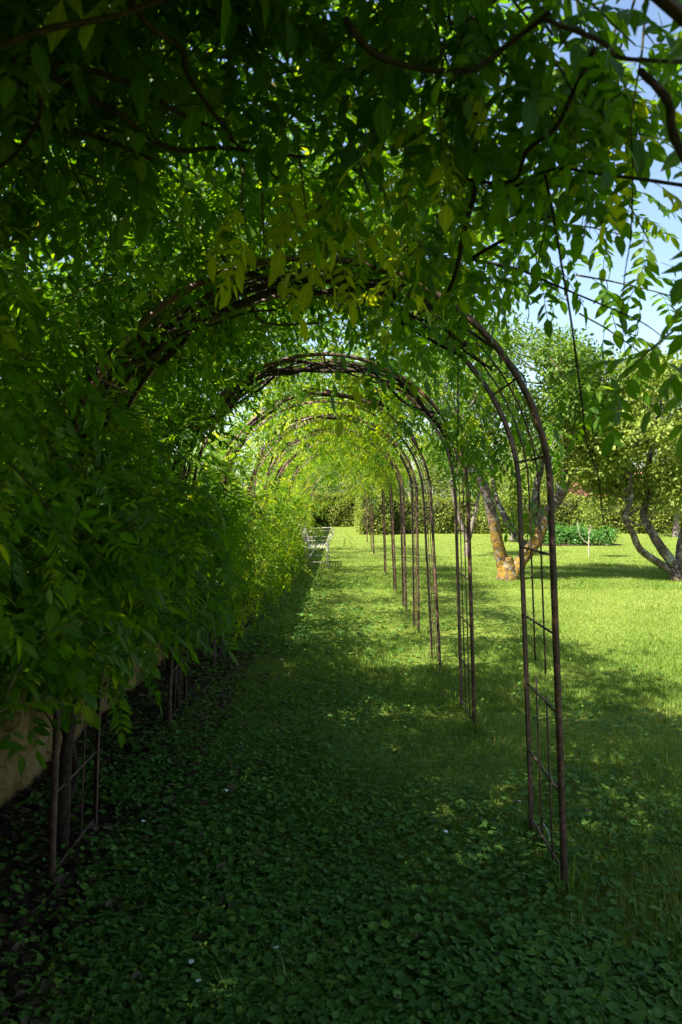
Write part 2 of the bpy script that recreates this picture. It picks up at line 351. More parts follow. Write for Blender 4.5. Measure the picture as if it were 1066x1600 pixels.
# ------------------------------------------------------------------ garden wall behind the left legs
def garden_wall():
    t = thing('garden_wall', 'old ochre plastered garden wall behind the vines', 'wall', (-1.72, 11, 0))
    y0, y1, H, th = -3.0, 25.0, 1.50, 0.35; ny, nz = 230, 20; r = np.random.default_rng(4)
    ys = np.linspace(y0, y1, ny); zs = np.linspace(-0.1, H, nz); Y, Z = np.meshgrid(ys, zs)
    X = -1.72 + 0.018 * np.sin(Y * 3.1 + Z * 2) + 0.014 * np.sin(Y * 7.7 - Z * 5) + r.normal(0, .006, Y.shape) - 0.03 * Z / H
    V = np.stack([X, Y, Z], -1).reshape(-1, 3) - np.array([-1.72, 11, 0])
    i = np.arange(nz - 1)[:, None] * ny; j = np.arange(ny - 1)[None]
    Q = np.stack([i + j, i + j + 1, i + ny + j + 1, i + ny + j], -1).reshape(-1, 4)
    m = MB(); m.add(V, Q); m.box((-th, y0 - 11, -0.1), (-0.08, y1 - 11, H - 0.01)); m.build('plaster_face', 'plaster', t)
    yy = y0                          # coping stones, one by one
    while yy < y1 - 0.3:
        L = r.uniform(0.45, 0.75); b = MB(); h = r.uniform(0.07, 0.10); L = min(L, y1 - yy)
        b.box((-th - 0.06, yy - 11, H), (0.05 + r.uniform(-.015, .015), yy + L - 0.012 - 11, H + h)); b.build('coping_stone', 'stone', t, smooth=False); yy += L
    for (y, z, w_, h) in [(3.9, .22, .22, .15), (4.25, .10, .26, .17), (4.1, .45, .18, .12), (4.7, .16, .25, .16), (5.1, .30, .2, .14), (3.5, .12, .24, .16), (6.8, .2, .25, .15), (7.3, .12, .3, .17), (7.1, .42, .2, .13), (8.6, .2, .25, .15), (6.4, .55, .2, .12)]:
        b = MB()                     # stones bared where the plaster has fallen away
        a = np.linspace(0, 2 * math.pi, 9, endpoint=False); rr = 0.5 * (1 + r.uniform(-.18, .12, 9))
        ring = np.stack([np.zeros(9), np.cos(a) * w_ * rr + y - 11, np.sin(a) * h * rr + z], -1)
        inner = ring * 1.0; inner[:, 1] = (ring[:, 1] - (y - 11)) * .75 + y - 11; inner[:, 2] = (ring[:, 2] - z) * .75 + z; inner[:, 0] = 0.045
        ring[:, 0] = -0.03; j = np.arange(9); k = (j + 1) % 9
        b.add(np.vstack([ring, inner, [[0.05, y - 11, z]]]), np.stack([j, k, 9 + k, 9 + j], -1), np.stack([9 + j, 9 + k, np.full(9, 18)], -1))
        b.build('stone', 'plaster', t)
garden_wall()

# ------------------------------------------------------------------ the iron arches
CX, HB, HT, SPR, APX, DEP = -0.14, 1.05, 0.99, 1.60, 2.58, 0.56
def path(u):
    """u in 0..1 runs from the left foot over the apex to the right foot; returns x, z and outward normal"""
    leg = SPR; arc = math.pi * 0.985; tot = 2 * leg + arc; s = u * tot
    if s < leg: f = s / leg; return CX - (HB + (HT - HB) * f), f * SPR, -1.0, 0.03
    if s > leg + arc: f = (tot - s) / leg; return CX + (HB + (HT - HB) * f), f * SPR, 1.0, 0.03
    a = (s - leg) / arc * math.pi
    return CX - HT * math.cos(a), SPR + (APX - SPR) * math.sin(a), -math.cos(a), math.sin(a)
TOT = 2 * SPR + math.pi * 0.985
def hoop_mesh():
    us = np.concatenate([np.linspace(-0.0, SPR / TOT, 7)[:-1], np.linspace(SPR / TOT, 1 - SPR / TOT, 37), np.linspace(1 - SPR / TOT, 1.0, 7)[1:]])
    prof = [(-.0115, -.011), (.0115, -.011), (.0115, -.006), (-.0065, -.006), (-.0065, .011), (-.0115, .011)]   # L-shaped iron
    V = []
    for i, u in enumerate(us):
        x, z, nx, nz = path(u); l = math.hypot(nx, nz); nx /= l; nz /= l
        if i in (0, len(us) - 1): z -= 0.15
        for (a, b) in prof: V.append((x + nx * a, b, z + nz * a))
    n = len(us); k = len(prof); i = np.arange(n - 1)[:, None] * k; j = np.arange(k)[None]; jj = (j + 1) % k
    Q = np.stack([i + j, i + jj, i + k + jj, i + k + j], -1).reshape(-1, 4)
    return mesh('hoop', V, Q, 'rust')
def rod_mesh(u0, u1, nm):
    us = np.linspace(u0, u1, max(3, int((u1 - u0) * 60)) if abs(u1 - u0) * TOT > 1.2 else 4); b = MB()
    b.tube([(path(u)[0], 0, path(u)[1]) for u in us], 0.0042, 5)
    return mesh(nm, np.concatenate(b.V), [np.concatenate(b.Q), np.concatenate(b.T)], 'rust', True)
HOOP = hoop_mesh()
b_ = MB(); b_.tube([(0, 0.004, 0), (0, DEP * .5, 0), (0, DEP - 0.004, 0)], 0.0058, 6)
RUNG = mesh('rung', np.concatenate(b_.V), [np.concatenate(b_.Q), np.concatenate(b_.T)], 'rust', True)
uH = lambda h: h / TOT
ROD_FULL = rod_mesh(uH(0.03), 1 - uH(0.03), 'rod')
ROD_MAIN = rod_mesh(uH(0.03), 1 - uH(0.84), 'rod'); ROD_MAIN2 = rod_mesh(uH(0.03), 1 - uH(0.86), 'rod')
ROD_LOW = rod_mesh(1 - uH(0.745), 1 - uH(0.03), 'rod'); ROD_LOW2 = rod_mesh(1 - uH(0.79), 1 - uH(0.05), 'rod')
RUNG_U = [uH(.065 + .325 * i) for i in range(5)]
RUNG_U += [SPR / TOT + (1 - 2 * SPR / TOT) * (i + .5) / 9 for i in range(9)] + [1 - u for u in RUNG_U]
ARCH_Y = [-3.5, -1.45, 0.60, 3.25, 5.46, 7.36, 9.43, 11.25, 13.4, 16.5, 22.6, 24.6, 28.6]
ARCH_LABEL = ['rusted iron arch two places behind the overhead arch', 'rusted iron arch directly behind the overhead arch',
  'rusted iron arch overhead, its shoulders crossing the upper corners of the view',
  'nearest rusted iron arch with a ladder-like leg standing on the lawn', 'second rusted iron arch from the front, dark and shaded',
  'third rusted iron arch from the front, its crown sunlit pinkish brown', 'fourth rusted iron arch from the front, with a dark bare crown',
  'fifth rusted iron arch from the front, its lit crown orange brown', 'sixth rusted iron arch from the front, thin legs on the lawn',
  'rusted iron arch beyond the bench-side gap, leg wrapped in leaves', 'rusted iron arch with pinkish leg between bench and far hedge',
  'last but one rusted iron arch before the far hedge', 'last rusted iron arch close to the dark end of the hedge']
def arches():
    r = np.random.default_rng(21)
    for k, (y, lab) in enumerate(zip(ARCH_Y, ARCH_LABEL)):
        t = thing('garden_arch', lab, 'garden arch', (0, y, 0), 'iron arches over the grass walk')
        t.rotation_euler = (r.normal(0, .012), r.normal(0, .010), r.normal(0, .012)) if k != 3 else (0, 0, 0)
        obj('hoop', HOOP, t); h2 = obj('hoop', HOOP, t, (0, DEP, 0)); h2.scale = (1, -1, 1)
        near = k == 3
        if near:
            for me, yy in ((ROD_MAIN, .19), (ROD_LOW, .19), (ROD_MAIN2, .37), (ROD_LOW2, .37)): obj('rod', me, t, (0, yy, 0))
        else:
            for yy in (.19, .37): obj('rod', ROD_FULL, t, (0, yy, 0))
        if k < 10:
            for u in RUNG_U:
                x, z, nx, nz = path(u); obj('rung', RUNG, t, (x, 0, z))
        if near:
            b = MB(); x = path(1 - uH(.12))[0]; b.tube([(x - .008, .185, .125), (x + .004, .28, .128), (x + .008, .375, .12)], .0022, 5); b.build('tie_wire', 'zinc', t)
arches()

# ------------------------------------------------------------------ wisteria
def in_view(P, m=60):
    z = np.maximum(P[:, 1], 0.01); x = VPX + P[:, 0] / z * FPX; y = HOR - (P[:, 2] - EYE) / z * FPX
    return (P[:, 1] > 0.2) & (x > -m) & (x < 1066 + m) & (y > -m) & (y < 1600 + m)
def shoot(p, d, length, step, droop, r, leafscale=1.0, up=0.0):
    """a leafy shoot; returns its centre line and leaf placements"""
    n = max(3, int(length / step)); pts = [np.array(p, float)]; d = unit(np.array(d, float)); L = []
    ph = r.uniform(0, 6.28)
    for i in range(n):
        d = unit(d + np.array([r.normal(0, .07), r.normal(0, .07), -droop * (0.4 + i / n)]))
        pts.append(pts[-1] + d * step)
        ref = np.array([0, 0, 1.0]) if abs(d[2]) < .95 else np.array([1.0, 0, 0])
        a = unit(np.cross(d, ref)); b = np.cross(d, a); ph += 2.4
        if i == 0 and r.random() < .5: continue
        side = a * math.cos(ph) + b * math.sin(ph)
        ld = unit(0.45 * d + side * np.array([1, 1, .6]) + np.array([0, 0, -0.22 + up]))
        nz = np.array([r.normal(0, .45), r.normal(0, .45), 1.0])
        if abs(ld[2]) > .9: nz = np.array([r.normal(), r.normal(), .3])
        L.append((pts[-1], ld, nz, leafscale * r.uniform(.62, 1.10) * (1.0 - .35 * (i / n) ** 3)))
    return np.array(pts), L

# per vine: shoots, share on left leg, lowest leaf height there, roof end angle, mean inward hang, lod
VINES = [  # arch index, y range, shoots, share on the left leg, lowest height there, roof angles, label
 (1, (-5.5, 1.05), 1350, .36, .5, (0.0, 3.0), 'wisteria vine on the arches behind the overhead arch'),
 (2, (0.95, 2.35), 560, .36, .80, (0.0, 2.40), 'dark wisteria vine roofing the top of the view overhead'),
 (3, (2.35, 4.45), 740, .40, 1.0, (0.0, 2.20), 'dense shaded wisteria vine smothering the nearest arch by the ochre wall'),
 (4, (4.45, 6.35), 560, .44, .88, (0.0, 2.45), 'shaded wisteria vine over the second arch'),
 (5, (6.35, 8.3), 420, .42, .80, (0.0, 2.35), 'wisteria vine over the third arch, with leaves glowing in the sun'),
 (6, (8.3, 10.3), 340, .34, .50, (0.0, 2.25), 'wisteria vine over the fourth arch, bushy against the wall'),
 (7, (10.3, 12.3), 320, .32, .40, (0.0, 2.3), 'sunlit wisteria vine over the fifth arch'),
 (8, (12.3, 15.0), 430, .32, .35, (0.0, 2.7), 'yellow green wisteria vine over the sixth arch'),
 (9, (15.0, 18.0), 500, .30, .30, (0.0, 3.0), 'sunlit wisteria vine spilling leaves beside the white bench'),
 (10, (19.0, 25.6), 620, .32, .25, (0.0, 2.5), 'wisteria vine beyond the bench, farthest along the wall'),
]
NEAR_LEAF_PARTS = {2: 290, 3: 290, 4: 120}
BASE_HI = []
for i, (v, f, rb) in enumerate(LEAF_HI):
    BASE_HI.append(mesh('leaf', v, f, 'wisteria', False, {'rnd': np.full(len(v), [0.1, .3, .5, .65, .2, .4, .55, .75, .35, .05, .6, .25][i]), 'rib': rb}))
YEL_HI = [mesh('leaf', v, f, 'wisteria', False, {'rnd': np.full(len(v), .93), 'rib': rb}) for (v, f, rb) in LEAF_HI[:4]]

# branches and hanging runners the photo shows, and one stand-in bar, as (points (px, py, depth), radius at start, radius at end, owner)
RUNNERS = [
 ([(1000, 110, 1.62), (1035, 168, 1.6), (1062, 215, 1.6), (1100, 300, 1.58)], .008, .010, 2),  # added stem standing in for the iron shoulder bar of the overhead arch
 ([(742, -60, 2.3), (742, 60, 2.3), (738, 200, 2.35), (744, 285, 2.4), (728, 360, 2.55), (706, 430, 2.8), (690, 480, 3.2)], .010, .008, 2),
 ([(540, 30, 1.9), (562, 55, 1.9), (600, 95, 1.95), (665, 116, 2.0), (735, 108, 2.0), (800, 70, 2.0), (860, 20, 1.95)], .009, .007, 2),
 ([(930, 75, 1.9), (905, 130, 2.0), (870, 200, 2.1), (830, 245, 2.2), (795, 285, 2.3), (750, 290, 2.4), (700, 270, 2.4)], .007, .005, 2),
 ([(850, 30, 1.7), (925, 65, 1.75), (960, 88, 1.8), (1010, 102, 1.8), (1080, 98, 1.85)], .006, .005, 2),
 ([(1080, 292, 2.2), (1010, 284, 2.2), (930, 275, 2.25), (860, 268, 2.3), (790, 300, 2.5)], .006, .004, 2),
 ([(845, 245, 2.5), (862, 330, 2.45), (878, 420, 2.4), (892, 500, 2.4), (913, 610, 2.4), (924, 680, 2.4), (935, 740, 2.4), (945, 805, 2.42), (956, 852, 2.45)], .0048, .0014, 2),
 ([(985, 190, 2.3), (988, 280, 2.3), (984, 360, 2.3), (980, 430, 2.3), (976, 500, 2.32), (978, 560, 2.32)], .003, .0008, 2),
 ([(735, 405, 2.7), (800, 425, 2.7), (860, 442, 2.65), (920, 470, 2.6), (1005, 500, 2.55), (1040, 530, 2.5)], .006, .0012, 3),
 ([(735, 405, 2.6), (780, 385, 2.5), (830, 350, 2.4), (860, 338, 2.35)], .007, .004, 3),
 ([(50, 95, 2.2), (125, 140, 2.3), (200, 190, 2.4), (225, 215, 2.5), (280, 228, 2.6), (360, 240, 2.8), (475, 245, 3.0)], .013, .006, 2),
 ([(-20, 198, 2.4), (60, 203, 2.5), (120, 208, 2.5), (170, 222, 2.6), (240, 250, 2.7)], .009, .006, 2),
 ([(20, 95, 2.0), (125, 105, 2.2), (215, 145, 2.3), (290, 180, 2.5), (350, 205, 2.6), (435, 280, 2.9)], .010, .005, 2),
 ([(205, 5, 1.9), (240, 45, 2.0), (285, 70, 2.1), (300, 120, 2.2), (330, 175, 2.4), (365, 215, 2.6)], .009, .006, 2),
 ([(-20, 80, 1.75), (80, 45, 1.8), (190, 15, 1.85), (300, -20, 1.9)], .009, .007, 2),
 ([(20, 120, 2.0), (60, 165, 2.0), (40, 215, 2.1), (10, 255, 2.2), (-20, 270, 2.2)], .007, .005, 2),
 ([(716, 540, 4.2), (717, 600, 4.2), (716, 680, 4.2)], .005, .003, 4),
 ([(345, 395, 3.3), (390, 470, 3.6), (420, 500, 4.0), (500, 505, 4.4)], .008, .005, 3),
 ([(118, 1020, 3.5), (110, 980, 3.6), (80, 1060, 3.8), (40, 1045, 4.0)], .012, .008, 3),
 ([(40, 1085, 4.0), (75, 1120, 4.0), (95, 1165, 4.0)], .005, .004, 3),
]
# single hanging leafy shoots the photo shows clearly: start point, direction, length, droop, leaf size, yellow
HANG = [
 (at(465, 225, 1.95), (0.1, -.05, -1), .26, .02, 1.05, True, 2), (at(525, 235, 1.95), (.1, 0, -1), .26, .02, 1.05, True, 2), (at(410, 300, 1.95), (-.05, 0, -1), .16, .03, 1.05, True, 2),
 (at(560, 250, 2.05), (.1, 0, -1), .20, .03, 1.0, True, 2), (at(380, 255, 2.05), (-.1, 0, -1), .16, .03, 1.0, True, 2),
 (np.array([.82, 1.6, 2.25]), (-.05, .0, -1), .40, .02, 1.0, False, 2), (np.array([.76, 1.40, 1.95]), (.1, .05, -1), .28, .02, 1.0, False, 2),
 (at(1075, 500, 1.9), (-.5, 0, -.4), .3, .08, 1.0, False, 2), 
 (at(900, 430, 2.6), (.9, 0, -.1), .42, .05, 1.0, False, 3), (at(905, 490, 2.7), (.7, .1, -.3), .35, .06, 1.0, False, 3), (at(880, 350, 2.5), (.6, .1, 0), .25, .06, .9, False, 2),
 (at(860, 560, 2.9), (.5, .1, -.5), .3, .08, .9, False, 3), (at(800, 600, 4.4), (.2, .2, -.8), .35, .05, 1, False, 4), (at(740, 600, 4.8), (.2, 0, -.8), .5, .05, 1, False, 4),
 (at(755, 560, 4.8), (.2, 0, -.8), .5, .05, 1, False, 4), (at(715, 580, 5.2), (.1, 0, -1), .5, .03, 1, False, 4), (at(770, 620, 4.8), (.1, 0, -1), .3, .03, 1, True, 4),
]
_r = np.random.default_rng(17)
for _k, _px, _py, _z, _n, _sp in [(4, 735, 620, 5.0, 10, .22), (4, 760, 690, 4.9, 5, .15), (4, 700, 560, 5.6, 8, .25), (5, 665, 600, 7.2, 8, .25), (5, 690, 640, 7.6, 6, .2), (6, 655, 650, 9.4, 5, .2), (8, 610, 690, 13.5, 8, .3), (9, 595, 740, 16.6, 12, .3), (9, 600, 700, 16.8, 10, .35), (9, 560, 700, 17, 14, .5), (9, 520, 720, 17.5, 10, .4), (10, 540, 740, 20, 14, .5), (10, 510, 745, 21, 14, .6), (10, 575, 745, 20, 10, .35), (10, 490, 760, 22, 12, .5), (8, 560, 670, 13.5, 10, .35), (7, 630, 690, 11.5, 5, .2), (8, 600, 720, 13.6, 8, .25), (6, 560, 640, 9.6, 5, .3), (9, 480, 800, 17.2, 10, .3), (10, 535, 765, 24, 10, .5), (2, 640, 330, 2.3, 6, .15), (2, 900, 0, 1.75, 7, .12), (2, 1010, -20, 1.7, 5, .08), (2, 800, 20, 1.7, 7, .12), (2, 690, 60, 1.75, 6, .12), (2, 800, 180, 2.0, 4, .10), (3, 665, 450, 3.2, 5, .12)]:
    for _i in range(_n):
        HANG.append((at(_px, _py, _z) + _r.normal(0, _sp, 3) * np.array([1, 1, .6]), (_r.normal(.1, .4), _r.normal(0, .4), -.5), _r.uniform(.25, .45), .05, 1.0, _r.random() < .12, _k))
def wisteria():
    for (k, (ya, yb), ns, wl, hmin, (f0, f1), lab) in VINES:
        r = np.random.default_rng(100 + k); ym = ARCH_Y[k] + DEP / 2
        base = np.array([CX - HB - 0.05, ARCH_Y[k] + 0.2, 0]); near = k in (2, 3, 4)
        root = thing('wisteria_vine', lab, 'vine', base, 'wisteria vines trained over the arches')
        # woody stems: up the left leg, then along the hoops
        n_st = 7 if k == 3 else 5 if k == 4 else 2 if k < 6 else 1
        for s in range(n_st):
            off = r.uniform(-.10, .45) if s else 0.1; u1 = r.uniform(.58, .72) if s < 5 else r.uniform(.35, .6)
            us = np.linspace(0.0 if s < 2 else r.uniform(.12, .2), u1 if k != 2 else u1 * .55, 22); ph, fr = r.uniform(0, 6.28), r.uniform(5, 11); P = []
            for i, u in enumerate(us):
                x, z, nx, nz = path(u); a = (-.02 if k in (3, 4) and z > 2.2 else .03) + 0.035 * math.sin(fr * u * 6 + ph) + r.normal(0, .008)
                P.append((x + nx * a, ARCH_Y[k] + DEP * .35 + off * .6 + .10 * math.sin(fr * u * 4 + 2 * ph) + r.normal(0, .012), max(-.03, z + nz * a)))
            P = spline(P, 3); r0 = [.027, .020, .017, .014, .012, .011, .010, .009][s]
            b = MB(); b.tube(P - base, np.linspace(r0, r0 * .5, len(P)), 7 if near else 5, .10); b.build('stem', 'vine_bark', root)
        # runners drawn from the photo
        for (pp, ra, rb, own) in RUNNERS:
            if own != k: continue
            nf = .74 if k == 2 else .86 if k == 3 else 1.0; ra, rb = ra * nf, rb * nf
            P = np.array([at(q[0], q[1], q[2] * nf) for q in pp]); P[1:-1] += r.normal(0, .006, P[1:-1].shape); P = spline(P, 7)
            b = MB(); b.tube(P - base, np.linspace(ra, rb, len(P)), 6, .06); b.build('runner', 'vine_bark', root)
        # leafy shoots
        tw = MB(); LP, LD, LN, LS, LY, FX = [], [], [], [], [], []
        starts = []
        gaps = k >= 5
        while len(starts) < ns:
            if r.random() < wl:
                h = r.uniform(hmin - .12, SPR + .1); x, z, nx, nz = path(min(h, SPR) / TOT); x -= 0.0; z = h
                off = r.normal(-.06, .18) if k < 6 else abs(r.normal(0, .20)) - .02; p = np.array([x + off, r.uniform(ya, yb), z])
                d = np.array([r.normal(.2, .5), r.normal(-.15, .6), r.normal(.05, .45)]); dr = r.uniform(.05, .16)
                ln = r.uniform(.25, .6)
            else:
                sh = k in (1, 2, 3, 4) and r.random() < .36; a = r.uniform(.35, 1.35) if sh else r.uniform(f0, f1); x, z = CX - HT * math.cos(a), SPR + (APX - SPR) * math.sin(a); y = r.uniform(ya, yb)
                if a > f1 - .35 and r.random() < (a - f1 + .35) / .35 * .8: continue
                if gaps:                # the roof thins out between the farther arches
                    q = abs(y - ym) / (0.5 * (yb - ya))
                    if q > .5 and r.random() < (.55 if k < 8 else .25): continue
                    if a < 1.05 and r.random() < (.4 if k == 5 else .55): continue
                off = abs(r.normal(.06, .17)) + .02 if near else abs(r.normal(0, .10)) + .03
                if sh: off += r.uniform(0, .3)  # left shoulder padded outward with added shoots to stop sun leaks
                nn = np.array([-math.cos(a), 0, math.sin(a)]); p = np.array([x, y, z]) + nn * off
                d = nn * r.normal(.4, .4) + np.array([math.sin(a), 0, math.cos(a)]) * r.normal(.1, .6) + np.array([0, r.normal(0, .7), 0]); dr = r.uniform(.02, .11); ln = r.uniform(.25, .6)
            if p[0] < CX - .35 or k > 2:
                g = math.sin(p[1] * 5.1 + 1.3 * math.sin(p[2] * 3.1) + k) + math.sin(p[2] * 6.3 - p[1] * 2.2) + .6 * math.sin(p[1] * 11.7 + p[2] * 7.9)
                if g < -.25 and r.random() < .72: continue
            starts.append((p, d, ln, dr, 1.14 if k in (3, 4) and p[2] < 2.3 else 1.0, False, False))
        n_in = len(starts)
        for _ in range({1: 380, 2: 210, 3: 110, 4: 40}.get(k, 0)):  # added outer leaf layer, hardly seen from below, put there to block sun
            a = r.uniform(.15, 2.1) if k != 2 else r.uniform(.4, 1.5); nn = np.array([-math.cos(a), 0, math.sin(a)]); y = r.uniform(ya, yb) if k != 2 else r.uniform(.7, 2.0)
            p = np.array([CX - HT * math.cos(a), y, SPR + (APX - SPR) * math.sin(a)]) + nn * r.uniform(.28, .55)
            starts.append((p, nn * .5 + r.normal(0, .6, 3), r.uniform(.3, .5), .06, 1.5, False, False))
        n_out = len(starts)
        for (p, d, ln, dr, sc, yel, own) in HANG:
            if own == k: starts.append((p, np.array(d), ln, dr, sc, yel, True))
        OUT = []; TW = []
        for si, (p, d, ln, dr, sc, yel, fx) in enumerate(starts):
            P, L = shoot(p, d, ln, .052 if near else .06, dr, r, sc)
            L = [q for q in L if q[0][2] > hmin - .10 + .24 * math.sin(q[0][1] * 3.7 + 2.5 * math.sin(q[0][0] * 5) + k) * math.sin(q[0][1] * 1.9 + 1) or (k < 6 and q[0][2] > .78 and r.random() < .05)]
            P[:, 2] = np.maximum(P[:, 2], .05)
            TW.append((P[::2] if len(P) > 4 else P, len(LP), len(LP) + len(L)))
            for (lp, ld, nz, s) in L: LP.append(lp); LD.append(ld); LN.append(nz); LS.append(s); LY.append(.93 if yel else -1); FX.append(fx); OUT.append(n_in <= si < n_out)
        LP, LD, LN, LS, LY, FX, OUT = map(np.array, (LP, LD, LN, LS, LY, FX, OUT))
        tip = LP + LD * .15
        dist = np.linalg.norm(tip - np.array([0, 0, EYE]), axis=1)
        keep = ~((dist < 1.12) & (tip[:, 1] > -.3)) & (tip[:, 0] > -1.70 - .8 * (tip[:, 2] > 2.05)) 
        # leaves hang on and outside the hoops, so that the walk below stays clear
        tip2 = LP + LD * .22 * LS[:, None] + np.array([0, 0, -.07])
        rho = np.hypot((tip2[:, 0] - CX) / HT, (tip2[:, 2] - SPR) / (APX - SPR)); high = tip2[:, 2] > SPR
        lim = np.where(tip2[:, 0] < CX - .45, .78 if k < 5 else .82, {2: .84, 3: .93, 4: .93, 5: .93, 6: .93, 7: .88, 8: .72, 9: .50, 10: .50}.get(k, .9)) + .05 * np.sin(tip2[:, 1] * 5.3 + tip2[:, 0] * 4)
        stray = r.random(len(LP)) < (.10 if k < 4 else .06)
        keep &= ~(high & (rho < lim) & ~stray) | FX
        wob = .10 * np.sin(tip2[:, 1] * 2.9 + k) * np.sin(tip2[:, 2] * 4.1 + tip2[:, 1]) + .06 * np.sin(tip2[:, 1] * 7.3 - tip2[:, 2] * 6)
        keep &= ~((k == 2) & (tip2[:, 0] > .48) & (tip2[:, 2] > SPR) & (r.random(len(LP)) < .86)) | FX
        keep &= ~((k in (2, 3)) & (tip2[:, 1] < 2.75) & (tip2[:, 2] < 1.02) & (tip2[:, 0] > -.47 * tip2[:, 1]))     # low leaves cut inside the view; those outside stay to block the sun
        xl = wob + {1: -.6, 2: -.70, 3: -.77, 4: -.84, 5: -.88, 6: -.90, 7: -.90, 8: -.86, 9: -.82, 10: -1.0}[k]
        keep &= ~(~high & (tip2[:, 0] < .3) & (tip2[:, 0] > xl + r.normal(0, .05, len(LP))) & ~(stray & (r.random(len(LP)) < .5))) | FX
        for (P, i0, i1) in TW:
            if (near or k < 7) and i1 > i0 and keep[i0:i1].mean() > .55: tw.tube(P - base, np.linspace(.0038, .0018, len(P)), 3)
        LP, LD, LN, LS, LY, OUT = LP[keep], LD[keep], LN[keep], LS[keep], LY[keep], OUT[keep]
        rot = frames(LD, LN); rnd = np.where(LY > 0, LY, np.clip(r.beta(2.0, 2.6, len(LP)) + (.28 if k >= 6 else .18 if k == 5 else .02), 0, .92 if k >= 5 else .985)); n = len(LP)  # farther vines' leaves set yellower and brighter, sun glow put into their colour
        parts = np.zeros(n, bool)
        if k in NEAR_LEAF_PARTS:
            d_ = np.linalg.norm(LP + LD * .12 - np.array([0, 0, EYE]), axis=1); d_[~in_view(LP + LD * .12, 0) | OUT] = 99
            ix = np.argsort(d_)[:NEAR_LEAF_PARTS[k]]; parts[ix] = True
            for i in ix:
                me = YEL_HI[i % 4] if LY[i] > 0 else BASE_HI[int(r.integers(12))]
                o = obj('leaf', me, root); Mx = Matrix(rot[i].tolist()).to_4x4(); Mx.translation = Vector(LP[i] - base)
                o.matrix_basis = Mx @ Matrix.Scale(float(LS[i]), 4)
        q = ~parts; T = LEAF_MID if k <= 5 and k != 1 else LEAF_LOW
        sc = LS[q] * (1.0 if T is LEAF_MID else 1.12)
        pk = r.integers(0, len(T), q.sum()); pk[OUT[q]] = len(T) + pk[OUT[q]] % len(LEAF_LOW)
        obj('foliage', scatter_mesh('foliage', T + LEAF_LOW, LP[q] - base, rot[q], sc, rnd[q], pk, 'wisteria'), root, kind='stuff')
        if tw.V: tw.build('shoots', 'twig', root, kind='stuff')
wisteria()

# ------------------------------------------------------------------ hedges
def hedge(label, x0, x1, y0, y1, H, n, seed):
    r = np.random.default_rng(seed); cx, cy = (x0 + x1) / 2, (y0 + y1) / 2
    t = thing('clipped_hedge', label, 'hedge', (cx, cy, 0), 'clipped hedges closing the garden')
    b = MB(); i = .10; b.box((x0 - cx + i, y0 - cy + i, -.05), (x1 - cx - i, y1 - cy - i, H - i)); b.build('branches', 'hedge_core', t, smooth=False)
    A = np.array([(x1 - x0) * H, (y1 - y0) * H * .8, (y1 - y0) * H * .3, (x1 - x0) * (y1 - y0) * .7]); f = r.choice(4, n, p=A / A.sum())
    a, c = r.random(n), r.random(n); P = np.zeros((n, 3)); N = np.zeros((n, 3))
    for k, nn in enumerate([(0, -1, 0), (-1, 0, 0), (1, 0, 0), (0, 0, 1)]):
        q = f == k; N[q] = nn
        if k == 0: P[q] = np.stack([x0 + a[q] * (x1 - x0), np.full(q.sum(), y0), c[q] * H], -1)
        elif k < 3: P[q] = np.stack([np.full(q.sum(), x0 if k == 1 else x1), y0 + a[q] * (y1 - y0), c[q] * H], -1)
        else: P[q] = np.stack([x0 + a[q] * (x1 - x0), y0 + c[q] * (y1 - y0), np.full(q.sum(), H)], -1)
    lump = .05 * np.sin(P[:, 0] * 2.3 + P[:, 2] * 3) + .04 * np.sin(P[:, 0] * 5.1 - P[:, 2] * 4.2)
    H_ = .10 * np.sin(P[:, 0] * 1.1) * np.sin(P[:, 0] * .37 + 1) + .05 * np.sin(P[:, 0] * 3.7); P[:, 2] += H_ * P[:, 2] / H; P += N * (lump + r.normal(-.02, .05, n))[:, None] - np.array([cx, cy, 0]); P[:, 2] = np.maximum(P[:, 2], .03)
    D = unit(N * .6 + r.normal(0, .7, (n, 3))); Nn = N + r.normal(0, .5, (n, 3)) + np.array([0, 0, .5])
    obj('foliage', scatter_mesh('foliage', SIMPLE, P, frames(D, Nn), r.uniform(.075, .13, n), r.random(n), r.integers(0, 3, n), 'hedge'), t, kind='stuff')
hedge('long clipped hedge along the far side of the lawn', 2.2, 30.0, 35.8, 36.9, 1.58, 36000, 1)
hedge('dark near end of hedge beside the far arches', .80, 2.15, 34.8, 44.0, 1.72, 12000, 2)
hedge('sunlit hedge closing the end of the grass walk', -3.2, .75, 44.2, 45.2, 1.85, 8000, 3)
hedge('dark hedge running on from the wall past the bench', -3.1, -1.5, 26.5, 43.9, 1.5, 9000, 4)

# ------------------------------------------------------------------ trees
def crown(name, parent, base, clumps, n, size, material, r, spread=1.0, droop=.2):
    """leaves gathered in clumps (centre, radius); light and dark sides come from the sun"""
    C = np.array([c for c, _ in clumps]); RR = np.array([q for _, q in clumps]); pr = RR ** 2 / (RR ** 2).sum()
    k = r.choice(len(C), n, p=pr); d = unit(r.normal(size=(n, 3))); rad = RR[k] * r.beta(4, 1.6, n)
    P = C[k] + d * rad[:, None] * np.array([1, 1, .8]) + r.normal(0, .07, (n, 3)); D = unit(d + r.normal(0, .6, (n, 3)) + np.array([0, 0, -droop]))
    N = d * .6 + r.normal(0, .5, (n, 3)) + np.array([0, 0, .8])
    P = P - base; P[:, 2] = np.maximum(P[:, 2], .05)
    obj(name, scatter_mesh(name, SIMPLE, P, frames(D, N), r.uniform(.7, 1.2, n) * size, np.clip(r.beta(2, 2, n), 0, 1), r.integers(0, 3, n), material), parent, kind='stuff')
